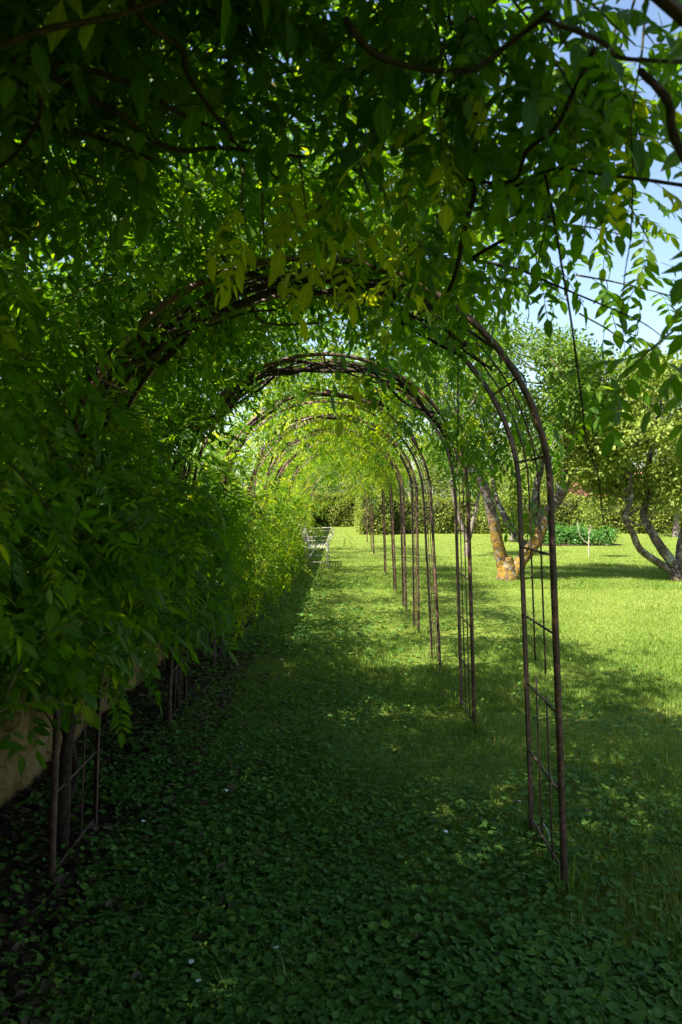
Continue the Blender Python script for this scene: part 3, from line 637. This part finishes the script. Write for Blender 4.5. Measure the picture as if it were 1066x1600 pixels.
def ellipsoid_clumps(c, rad, n, r, cr=(.35, .6), hollow=.35):
    out = []
    while len(out) < n:
        d = r.uniform(-1, 1, 3); l = np.linalg.norm(d)
        if l > 1 or l < hollow: continue
        out.append((np.array(c) + d * np.array(rad), r.uniform(*cr)))
    return out
def limb(P, r0, r1, mat_, parent, base, name='limb', sides=9, m=7, bumpy=.05):
    P = spline(P, m); b = MB(); b.tube(P - base, np.linspace(r0, r1, len(P)), sides, bumpy); return b.build(name, mat_, parent)
def twigs(parent, base, roots, clumps, r, mat_, r0=.03):
    roots = np.array(roots)
    for c, q in clumps:
        i = np.argmin(np.linalg.norm(roots - c, axis=1) + 1.5 * (roots[:, 2] > c[2])); a = roots[i]
        mid = (a + c) / 2 + r.normal(0, .12, 3); limb([a, mid, c], r0, .008, mat_, parent, base, 'branch', 5, 4)

def mossy_tree():
    z = 15.7; r = np.random.default_rng(31); base = at(793, 905, z); base[2] = 0
    t = thing('fruit_tree', 'forked fruit tree with orange moss on its low trunk', 'tree', base, 'orchard trees on the lawn')
    A = [at(793, 912, z), at(786, 880, z), at(777, 845, z - .1), at(768, 800, z - .2), at(757, 762, z - .3), at(738, 736, z - .4), at(712, 705, z - .5), at(690, 660, z - .6)]
    B = [at(797, 910, z), at(812, 880, z), at(838, 845, z + .1), at(858, 800, z + .2), at(880, 765, z + .2), at(888, 715, z + .2), at(884, 660, z + .1), at(872, 600, z)]
    Cc = [at(848, 835, z + .3), at(838, 800, z + .5), at(838, 765, z + .6), at(846, 725, z + .7), at(850, 660, z + .8)]
    D = [at(830, 862, z + .1), at(806, 835, z + .5), at(785, 800, z + .8), at(772, 765, z + 1.0), at(770, 720, z + 1.1)]
    limb([at(793, 918, z), at(793, 905, z), at(792, 888, z), at(790, 870, z)], .28, .13, 'moss_bark', t, base, 'trunk', 12)
    limb(A, .14, .06, 'moss_bark', t, base); limb(B, .14, .07, 'moss_bark', t, base); limb(Cc, .10, .05, 'moss_bark', t, base); limb(D, .08, .04, 'lichen_bark', t, base)
    cl = ellipsoid_clumps(at(795, 600, z), (1.95, 1.7, 1.25), 80, r, (.30, .55), .3) + ellipsoid_clumps(at(705, 660, z - .5), (.7, .8, .5), 12, r, (.25, .4), 0) + ellipsoid_clumps(at(880, 640, z), (.5, .7, .7), 10, r, (.25, .4), 0)
    cl = [c for c in cl if not (abs(VPX + c[0][0] / c[0][1] * FPX - 785) < 26 and 660 < HOR - (c[0][2] - EYE) / c[0][1] * FPX < 745)]
    twigs(t, base, A[5:] + B[5:] + Cc[3:] + D[3:], cl[::3], r, 'lichen_bark')
    crown('crown', t, base, cl, 24000, .095, 'apple', r)
    cs = ellipsoid_clumps(at(825, 815, z + .5), (.28, .3, .22), 6, r, (.12, .2), 0); crown('sucker_leaves', t, base, cs, 500, .08, 'apple_light', r)
mossy_tree()
def right_tree():
    z = 15.6; r = np.random.default_rng(32); base = at(1062, 905, z); base[2] = 0
    t = thing('fruit_tree', 'lichen spotted fruit tree with three splayed limbs under a pale crown', 'tree', base, 'orchard trees on the lawn')
    limb([at(1066, 918, z), at(1064, 905, z), at(1062, 888, z)], .30, .15, 'lichen_bark', t, base, 'trunk', 12)
    A = [at(1058, 898, z), at(1030, 880, z), at(1002, 860, z - .2), at(988, 832, z - .3), at(977, 808, z - .4), at(986, 780, z - .4), at(985, 740, z - .5)]
    B = [at(1060, 890, z), at(1040, 865, z), at(1022, 838, z), at(1006, 806, z + .1), at(1012, 775, z + .1), at(1010, 745, z + .1), at(1020, 690, z)]
    D = [at(1064, 890, z), at(1066, 850, z + .1), at(1076, 810, z + .1), at(1085, 760, z), at(1090, 700, z)]
    limb(A, .08, .04, 'lichen_bark', t, base); limb(B, .105, .05, 'lichen_bark', t, base); limb(D, .12, .06, 'lichen_bark', t, base)
    cl = ellipsoid_clumps(at(1010, 660, z), (1.9, 1.7, 1.35), 100, r, (.3, .5), .3) + ellipsoid_clumps(at(925, 722, z - .3), (.5, .6, .35), 12, r, (.18, .32), 0) + ellipsoid_clumps(at(1030, 760, z), (1.2, .9, .42), 26, r, (.18, .34), 0)
    twigs(t, base, A[4:] + B[4:] + D[3:], cl[::3], r, 'lichen_bark')
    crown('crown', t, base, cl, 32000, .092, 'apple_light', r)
right_tree()
def simple_tree(label, px, y, z, limbs, cl, n, size, lm, bm, seed, r0=.06, name='fruit_tree', group=None):
    r = np.random.default_rng(seed); base = at(px, y, z); base[2] = 0
    t = thing(name, label, 'tree', base, group); roots = []
    for i, L in enumerate(limbs):
        P = [at(*q) for q in L]; limb(P, r0 if i == 0 else r0 * .6, r0 * .35, bm, t, base, 'trunk' if i == 0 else 'limb', 7); roots.append(P[-1]); roots.append(P[-2])
    cl = cl(r); twigs(t, base, roots, cl[::4], r, bm, r0 * .35); crown('crown', t, base, cl, n, size, lm, r)
simple_tree('small forked tree beyond the mossy fruit tree', 730, 867, 22.0, [[(730, 872, 22), (730, 855, 22), (732, 842, 22)], [(732, 846, 22), (738, 820, 22), (745, 790, 22), (750, 760, 22)], [(731, 846, 22), (722, 822, 22), (712, 790, 22), (705, 760, 22)]],
  lambda r: ellipsoid_clumps(at(725, 715, 22), (.9, .9, .8), 24, r, (.25, .45), .2), 5000, .085, 'apple', 'bark', 33, .11, group='orchard trees on the lawn')
simple_tree('thin young sapling with pale stem on the open lawn', 920, 869, 21.6, [[(920, 872, 21.6), (920, 848, 21.6), (921, 820, 21.6), (923, 790, 21.6)], [(919, 850, 21.6), (910, 842, 21.6), (905, 832, 21.6), (902, 815, 21.6)], [(921, 835, 21.6), (926, 815, 21.6), (926, 800, 21.6)]],
  lambda r: ellipsoid_clumps(at(921, 798, 21.6), (.32, .32, .38), 14, r, (.10, .2), 0), 900, .075, 'apple_light', 'pale_bark', 34, .018, name='sapling')
simple_tree('round bushy tree behind the mossy fork', 800, 842, 29.0, [[(800, 846, 29), (801, 825, 29), (803, 800, 29)], [(802, 812, 29), (812, 790, 29), (820, 770, 29)]],
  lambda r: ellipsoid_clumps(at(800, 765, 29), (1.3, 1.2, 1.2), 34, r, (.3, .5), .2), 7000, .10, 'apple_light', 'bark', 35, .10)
simple_tree('distant tree with pinkish trunk before the hedge', 1056, 836, 33.0, [[(1056, 840, 33), (1057, 820, 33), (1058, 790, 33)], [(1058, 810, 33), (1068, 780, 33), (1075, 755, 33)]],
  lambda r: ellipsoid_clumps(at(1050, 765, 33), (1.9, 1.5, 1.0), 34, r, (.35, .55), .2), 6000, .10, 'far', 'bark', 36, .18)

def far_tree(label, px, z, top, rx, n, lm, seed, narrow=False, name='far_tree'):
    r = np.random.default_rng(seed); base = at(px, HOR, z); base[2] = 0; Ht = EYE + (HOR - top) / FPX * z
    t = thing(name, label, 'tree', base, 'trees beyond the hedge')
    b = MB(); b.tube([(0, 0, -.1), (.05, 0, Ht * .25), (-.05, .05, Ht * .55), (0, 0, Ht * .8)], [.24, .2, .13, .04], 8, .05); b.build('trunk', 'bark', t)
    c = base + np.array([0, 0, Ht * .53]); cl = ellipsoid_clumps(c, (rx, rx, Ht * .44), int(60 if rx > 2 else 36), r, (.18 * Ht / 2 if not narrow else .5, .11 * Ht + .3), .45)
    cl = [(q, min(a, .95)) for q, a in cl]
    crown('crown', t, base, cl, int(n * 1.6), .17, lm, r)
far_tree('tall pale rounded tree above the pale fruit tree crown', 1015, 44, 548, 3.3, 17000, 'far', 50)
far_tree('broad tree beyond the hedge, far behind the mossy fork', 725, 52, 655, 3.0, 9000, 'far', 51)
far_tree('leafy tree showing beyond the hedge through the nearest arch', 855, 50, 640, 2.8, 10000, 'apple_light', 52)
far_tree('dark tree far beyond the hedge, seen under the arches', 640, 56, 690, 3.0, 8000, 'far', 53)
far_tree('tree closing the view at the end of the grass walk', 545, 58, 690, 2.9, 8000, 'far', 54)
far_tree('bushy tree beyond the wall at the walk end', 480, 50, 680, 2.8, 7000, 'apple', 55)
far_tree('low tree between the red roof and the pale shed', 800, 62, 722, 2.6, 6000, 'apple_light', 56)
far_tree('tall tree past the red roof at the frame edge', 1110, 56, 600, 3.6, 11000, 'far', 57)

# ------------------------------------------------------------------ flower bed plants in front of the hedge
def bed_plants():
    r = np.random.default_rng(61); labs = ['leafy bed plant nearest the mossy tree', 'leafy bed plant left of the sapling', 'leafy bed plant right behind the sapling', 'leafy bed plant at the end of the row past the sapling', 'low bed plant behind the nearest arch leg']
    for px, lab, rr in zip((862, 885, 912, 938, 842), labs, (.42, .48, .5, .55, .4)):
        z = 27.5 + r.uniform(-.3, .3); base = at(px, 848, z); base[2] = 0
        t = thing('bed_plant', lab, 'plant', base, 'plants in the far flower bed')
        for s in range(7):
            a = r.uniform(0, 6.28); d = np.array([math.cos(a), math.sin(a), 0]); b = MB(); b.tube([(0, 0, 0), d * .12 + (0, 0, .3), d * .3 + (0, 0, .55)], [.008, .006, .003], 4); b.build('stem', 'twig', t)
        crown('foliage', t, base, ellipsoid_clumps(base + (0, 0, .33), (rr, rr, .26), 12, r, (.12, .22), 0), 1500, .085, 'bed', r)
    c = at(892, 850, 27.4); b = MB(); a = np.linspace(0, 2 * math.pi, 28, endpoint=False)
    ring = np.stack([np.cos(a) * 1.75, np.sin(a) * .75, np.full(28, .004)], -1) * (1 + r.uniform(-.06, .06, (28, 1))); ring[:, 2] = .006
    b.add(np.vstack([ring, [[0, 0, .05]]]), None, np.stack([np.arange(28), (np.arange(28) + 1) % 28, np.full(28, 28)], -1))
    o = b.build('flower_bed', 'soil', None, kind='structure', label='patch of bare soil under the bed plants'); o.location = (c[0], c[1], 0)
bed_plants()

# ------------------------------------------------------------------ buildings beyond the hedge
def house(name, label, x0, x1, y0, y1, eave, ridge, roofm, tiles):
    cx, cy = (x0 + x1) / 2, (y0 + y1) / 2; t = thing(name, label, 'building', (cx, cy, 0)); hx, hy = (x1 - x0) / 2, (y1 - y0) / 2
    b = MB(); b.box((-hx, -hy, -.2), (hx, hy, eave)); b.add([(-hx, -hy, eave), (-hx, hy, eave), (-hx, 0, ridge - .08), (hx, -hy, eave), (hx, hy, eave), (hx, 0, ridge - .08)], None, [(0, 1, 2), (3, 5, 4)]); b.build('wall', 'render', t, smooth=False)
    e = .35; sl_ = (ridge - eave) / hy
    for s in (-1, 1):
        b = MB(); lo = eave - sl_ * e; y = s * (hy + e)
        V = [(-hx - e, y, lo), (hx + e, y, lo), (hx + e, 0, ridge), (-hx - e, 0, ridge)]; V += [(p[0], p[1], p[2] - .1) for p in V]
        b.add(V, [(0, 1, 2, 3), (7, 6, 5, 4), (0, 4, 5, 1), (1, 5, 6, 2), (3, 7, 4, 0)]); rf = b.build('roof', roofm, t, smooth=False)
        n = 12 if tiles else 0
        for i in range(n):           # tile courses stand proud one over the other
            f0, f1 = i / n, (i + 1) / n; c = MB()
            ya, za = y * (1 - f0), lo + (ridge - lo) * f0; yb, zb = y * (1 - f1), lo + (ridge - lo) * f1
            c.add([(-hx - e, ya, za + .05), (hx + e, ya, za + .05), (hx + e, yb, zb + .015), (-hx - e, yb, zb + .015), (-hx - e, ya, za + .01), (hx + e, ya, za + .01)], [(0, 1, 2, 3), (4, 5, 1, 0)])
            c.build('tile_course', roofm, rf, smooth=False)
        for sx in (-1, 1):
            b = MB(); xx = sx * (hx + e); b.add([(xx, y, lo + .04), (xx, 0, ridge + .04), (xx, 0, ridge - .2), (xx, y, lo - .2), (xx + sx * .05, y, lo + .04), (xx + sx * .05, 0, ridge + .04), (xx + sx * .05, 0, ridge - .2), (xx + sx * .05, y, lo - .2)],
                [(0, 1, 2, 3), (4, 7, 6, 5), (0, 4, 5, 1), (3, 2, 6, 7)]); b.build('bargeboard', 'white_board', t, smooth=False)
    for wx in (-hx * .5, hx * .35):
        w_ = MB(); w_.box((wx - .5, -hy - .02, .7), (wx + .5, -hy + .02, eave - .35)); wo = w_.build('window', 'white_board', t, smooth=False)
        for k in (-1, 1):
            g = MB(); g.box((wx + k * .24 - .2, -hy - .03, .78), (wx + k * .24 + .2, -hy - .022, eave - .43)); g.build('pane', 'glass', wo, smooth=False)
house('outbuilding', 'low house with a red tiled roof behind the hedge', 13.9, 22.6, 49, 55, 1.75, 3.45, 'roof_tile', True)
house('shed', 'long low shed with a pale roof behind the hedge', 1.0, 8.2, 58, 62, 1.55, 2.12, 'pale_roof', False)

# ------------------------------------------------------------------ white iron bench
def bench():
    y0, y1, xb, xf = 18.1, 20.1, -.84, -.34; t = thing('garden_bench', 'white painted iron garden bench with scrolled arms by the wall', 'bench', (xb, y0, 0))
    o = np.array([xb, y0, 0]); W = xf - xb; L = y1 - y0
    for y in (0.0, L):
        for x in (0.0, W):
            b = MB(); b.tube(spline([(x + (.03 if x else -.05), y, -.02), (x, y, .22), (x, y, .44)], 4), .013, 6); b.build('leg', 'white_iron', t)
        b = MB(); b.tube([(0, y, .14), (W, y, .14)], .009, 5); b.build('stretcher', 'white_iron', t)
        b = MB(); b.tube([(0, y, .14), (W * .45, y, .44)], .007, 5); b.build('brace', 'white_iron', t)
        b = MB(); P = [(W, y, .44), (W - .01, y, .60), (W + .05, y, .66), (W + .11, y, .71), (W + .12, y, .78), (W + .07, y, .84), (W - .03, y, .85), (W * .5, y, .84), (.02, y, .83)]
        b.tube(spline(P, 6), .013, 6); b.build('arm', 'white_iron', t)
        b = MB(); P = [(W * .30 + .08 * q * math.cos(a), y, .64 + .08 * q * math.sin(a)) for a, q in zip(np.linspace(0, 10, 26), np.linspace(1, .25, 26))]; b.tube(P, .006, 5); b.build('scroll', 'white_iron', t)
        b = MB(); b.tube([(0, y, .62), (W * .5, y, .63), (W - .01, y, .62)], .009, 5); b.build('arm_rail', 'white_iron', t)
        b = MB(); b.tube(spline([(0, y, .44), (-.03, y, .65), (-.10, y, .93), (-.15, y, 1.0)], 4), .014, 6); b.build('back_post', 'white_iron', t)
    for i in range(8):
        b = MB(); x = .02 + i * (W - .04) / 7; b.box((x - .016, -.01, .44), (x + .016, L + .01, .455)); b.build('slat', 'white_iron', t, smooth=False)
    for z in (.52, .9):
        b = MB(); x = -.01 - (z - .44) * .2; b.tube([(x, 0, z), (x, L, z)], .011, 6); b.build('back_rail', 'white_iron', t)
    for i in range(15):
        y = L * (i + .5) / 15; b = MB(); b.tube([(-.026, y, .52), (-.10, y, .9)], .006, 5); b.build('back_bar', 'white_iron', t)
bench()

# ------------------------------------------------------------------ grass, ground cover, dry leaves
def blades(n, xa, xb, ya, yb, h, wd, r, segs=2, keep=None, clump=.0):
    u = r.random(n); Y = 1 / (1 / ya + u * (1 / yb - 1 / ya)) if ya > 0.5 else r.uniform(ya, yb, n)    # denser near by
    X = xa(Y) + r.random(n) * (xb(Y) - xa(Y)); k = np.ones(n, bool) if keep is None else keep(X, Y, r); X, Y = X[k], Y[k]; n = len(X)
    hh = h * r.lognormal(-.1, .35, n) * (1 + .5 * np.sin(X * 3.3 + Y) * np.sin(Y * 2.7 - X)); a = r.uniform(0, 6.283, n); ln = r.uniform(.15, .9, n)
    s = np.stack([-np.sin(a), np.cos(a), 0 * a], -1); d = np.stack([np.cos(a), np.sin(a), 0 * a], -1); w_ = (wd * r.uniform(.7, 1.3, n))[:, None]
    p = np.stack([X, Y, np.zeros(n) - .008], -1); up = np.array([0, 0, 1.0]); H = hh[:, None]; Ln = ln[:, None]
    if segs == 2:
        m = p + up * H * .6 + d * H * Ln * .25; e = p + up * H * (1.0 - .25 * Ln) + d * H * Ln * .95
        V = np.stack([p - s * w_, p + s * w_, m - s * w_ * .8, m + s * w_ * .8, e], 1).reshape(-1, 3)
        T = np.array([(0, 1, 3), (0, 3, 2), (2, 3, 4)]); kx = 5
    else:
        e = p + up * H + d * H * Ln * .8; V = np.stack([p - s * w_, p + s * w_, e], 1).reshape(-1, 3); T = np.array([(0, 1, 2)]); kx = 3
    F = (T[None] + (np.arange(n) * kx)[:, None, None]).reshape(-1, 3)
    patch = .5 + .5 * np.sin(X * .9 + 1.3 * np.sin(Y * .7)) * np.sin(Y * 1.1 + X * .3)
    p2 = .5 + .5 * np.sin(X * 2.3 + 2 * np.sin(Y * .9 + X)) * np.sin(Y * 2.9 - 1.1 * X); dry = r.random(n) < .015 + .10 * (p2 > .86)
    A = np.repeat(np.clip(r.beta(2, 3, n) * .6 + .22 * patch + .16 * p2, 0, 1), kx); A[np.repeat(dry, kx)] = 1.0
    return V, F, A
def grass():
    r = np.random.default_rng(71); parts = []
    vl = lambda Y: np.maximum(-.46 * Y - .1, -1.15 + 0 * Y); vr = lambda Y: .46 * Y + .15
    def cover_thin(X, Y, r): 
        inside = (X < .75) & (Y < 7.5); return r.random(len(X)) < np.where(inside, np.where(X < -.9, .12, np.clip(.5 + .3 * X + .12 * (Y - 3.5), .35, 1)), 1.0)
    parts.append(blades(210000, vl, vr, 2.15, 9.0, .030, .0017, r, 2, cover_thin))
    parts.append(blades(160000, vl, vr, 6.0, 20.0, .024, .0034, r, 1, cover_thin))
    parts.append(blades(110000, lambda Y: np.maximum(-.46 * Y, -1.2), vr, 14.0, 46.0, .020, .008, r, 1))
    for (x, y, nb, rad, h) in [(.93, 3.26, 150, .10, .085), (.90, 3.83, 70, .08, .07), (.91, 5.44, 120, .10, .09), (.9, 6.05, 80, .1, .08), (.91, 7.34, 110, .12, .10), (.91, 7.95, 110, .15, .11), (.91, 9.4, 90, .12, .10), (.91, 11.2, 80, .12, .1), (.91, 13.4, 80, .12, .1), (1.25, 2.85, 200, .30, .075), (.6, 8.2, 120, .35, .08)]:
        q = blades(nb, lambda Y: 0 * Y - 1, lambda Y: 0 * Y + 1, -1.0, 1.0, h, .0024, r, 2)      # longer tufts the mower misses round the feet
        V = q[0].reshape(-1, 5, 3); o = V[:, 0].copy(); o[:, 2] = 0; g = unit(r.normal(size=(len(V), 2))) * (rad * r.random(len(V)) ** .7)[:, None]
        V = V - o[:, None]; V[:, :, 0] += (x + g[:, 0])[:, None]; V[:, :, 1] += (y + g[:, 1])[:, None]; parts.append((V.reshape(-1, 3), q[1], q[2]))
    Vs, Fs, As, n = [], [], [], 0
    for V, F, A in parts: Vs.append(V); Fs.append(F + n); As.append(A); n += len(V)
    obj('grass', mesh('grass', np.concatenate(Vs), np.concatenate(Fs), 'grass', False, {'rnd': np.concatenate(As)}), kind='stuff', label='short green grass of the lawn and walk', category='grass')
grass()
def round_leaf(notch, m=7):          # a violet-like blade: heart shaped, cupped
    a = np.linspace(-math.pi * .86, math.pi * .86, m); rr = .5 * (1 + .18 * np.cos(a * 2 + .3))
    rim = np.stack([np.sin(a) * rr * 1.05, .45 + np.cos(a) * rr, .14 * np.abs(np.sin(a))], -1); c = np.array([[0, notch, -.05], [0, .45, -.03]])
    V = np.vstack([c, rim]); T = [(1, 2 + i + 1, 2 + i) for i in range(m - 1)] + [(0, 1, 2), (0, 2 + m - 1, 1)]
    return V, np.array(T), np.concatenate([[0.0, 0.0], np.full(m, 1.0)])
def trefoil():
    Vs, Ts, Rs, n = [], [], [], 0
    for a in (-2.0, 0, 2.0):
        V, T, Rb = leaflet(.58, .44, np.zeros(3), (math.sin(a * .62), math.cos(a * .62), .05), np.array([0, 0, 1.0]), .2, 1, .1)
        Vs.append(V); Ts.append(T + n); Rs.append(Rb); n += len(V)
    return np.concatenate(Vs), np.concatenate(Ts), np.concatenate(Rs)
COVER = [round_leaf(.12, 6), round_leaf(.05, 7), trefoil(), trefoil()]
def cover():
    r = np.random.default_rng(81)
    def field(n, ya, yb, xa, xb, dens, size, hz):
        u = r.random(n); Y = 1 / (1 / ya + u * (1 / yb - 1 / ya)); X = xa(Y) + r.random(n) * (xb(Y) - xa(Y))
        k = r.random(n) < dens(X, Y); X, Y = X[k], Y[k]; n = len(X)
        lump = .5 + .5 * np.sin(X * 5.2 + 1.7 * np.sin(Y * 3.1)) * np.sin(Y * 4.3 + X * 2.2)
        P = np.stack([X, Y, hz * (.25 + r.random(n) * (.5 + lump))], -1); a = r.uniform(0, 6.283, n)
        P[:, 2] += .045 * np.clip((-.85 - X) / .3, 0, 1)
        D = np.stack([np.cos(a), np.sin(a), r.normal(-.1, .25, n)], -1); N = np.stack([r.normal(0, .35, n), r.normal(-.1, .35, n), np.ones(n)], -1)
        kind = np.where(np.sin(X * 2.1 + .8) * np.sin(Y * 1.7 - X) + r.normal(0, .6, n) > .25, r.integers(2, 4, n), r.integers(0, 2, n))
        return P, frames(D, N), size * np.minimum(r.lognormal(0, .36, n), 1.6), np.clip(r.beta(2, 2.5, n) + .2 * (kind > 1), 0, 1), kind
    L = lambda Y: np.maximum(-.47 * Y - .1, -1.6 + 0 * Y)
    bare = lambda X, Y: 1 - .9 * np.clip((-.76 - X - .12 * np.sin(Y * 2.3)) / .25, 0, 1) * (Y < 4.0) - .3 * (X < -1.2) * (Y >= 4.0)
    A = field(86000, 2.1, 9.0, L, lambda Y: np.minimum(1.9, .47 * Y + .1), lambda X, Y: bare(X, Y) * np.clip(1.0 - (X + .15) * .85 + .25 * np.sin(X * 3.1 + Y * 1.3) * np.sin(Y * 2.2), .07, 1) * np.clip((8.6 - Y) / 4.0, 0.12, 1), .0235, .038)
    B = field(16000, 2.1, 8.0, lambda Y: .6 + 0 * Y, lambda Y: .47 * Y + .1, lambda X, Y: .06 + .45 * (np.sin(X * 2.7 + Y) * np.sin(Y * 1.9) > .55), .027, .035)
    Cc = field(9000, 8.0, 16.0, lambda Y: -1.3 + 0 * Y, lambda Y: 2.5 + 0 * Y, lambda X, Y: np.clip(.9 - (X + 1) * .4, .1, 1), .04, .05)
    P, Rt, s, rd, k = [np.concatenate(q) for q in zip(A, B, Cc)]
    obj('ground_cover', scatter_mesh('ground_cover', COVER, P, Rt, s, rd, k, 'cover'), kind='stuff', label='low carpet of round and trefoil leaves on the shaded walk', category='ground cover')
    n = 3600; Y = r.uniform(1.9, 9, n) ** 1.0; X = np.where(r.random(n) < .86, r.uniform(-1.68, -.85, n), np.where(r.random(n) < .6, r.uniform(-1.1, -.2, n), r.uniform(-.4, 2.2, n))); P = np.stack([X, Y, .03 + .03 * np.clip((-1.0 - X) / .7, 0, 1) + r.uniform(0, .012, n) + .012 * (X > -.8)], -1)
    a = r.uniform(0, 6.283, n); D = np.stack([np.cos(a), np.sin(a), r.normal(0, .2, n)], -1); N = np.stack([r.normal(0, .4, n), r.normal(0, .4, n), np.ones(n)], -1)
    obj('dry_leaves', scatter_mesh('dry_leaves', SIMPLE_MID, P, frames(D, N), r.uniform(.03, .07, n) * np.where(X > -.4, .55, 1), r.beta(1.6, 3, n) * np.where(X > -.4, .6, 1), r.integers(0, 3, n), 'dry'), kind='stuff', label='brown fallen leaves on the bare soil by the wall', category='leaf litter')
cover()
def daisies():                       # the few white flower heads one can pick out
    r = np.random.default_rng(91); a = np.linspace(0, 2 * math.pi, 8, endpoint=False)
    V = np.vstack([[[0, 0, 0.003]], np.stack([np.cos(a), np.sin(a), 0 * a + .25 * (np.arange(8) % 2)], -1) * .010]); me = mesh('daisy', V, np.stack([np.zeros(8, int), np.arange(8) + 1, (np.arange(8) + 1) % 8 + 1], -1), 'petal')
    where = ['beside the bare soil, left of another', 'close to the bare soil, right of another', 'near the bottom edge, upper of two', 'lowest of all, near the bottom edge', 'alone low in the middle of the walk', 'in the shade just inside the nearest ladder-like leg', 'farthest up the shaded walk', 'inside the foot of the nearest ladder-like leg']
    for (px, py), wh in zip([(224, 1304), (287, 1319), (299, 1533), (310, 1564), (432, 1510), (697, 1321), (354, 1254), (812, 1272)], where):
        y = EYE * FPX / (py - HOR); p = at(px, py, y); o = obj('daisy', me, None, (p[0], p[1], .065)); o.rotation_euler = (r.normal(0, .3), r.normal(0, .3), 0)
        o['label'] = 'tiny white flower head ' + wh; o['category'] = 'flower'; o['group'] = 'white flower heads in the ground cover'
daisies()
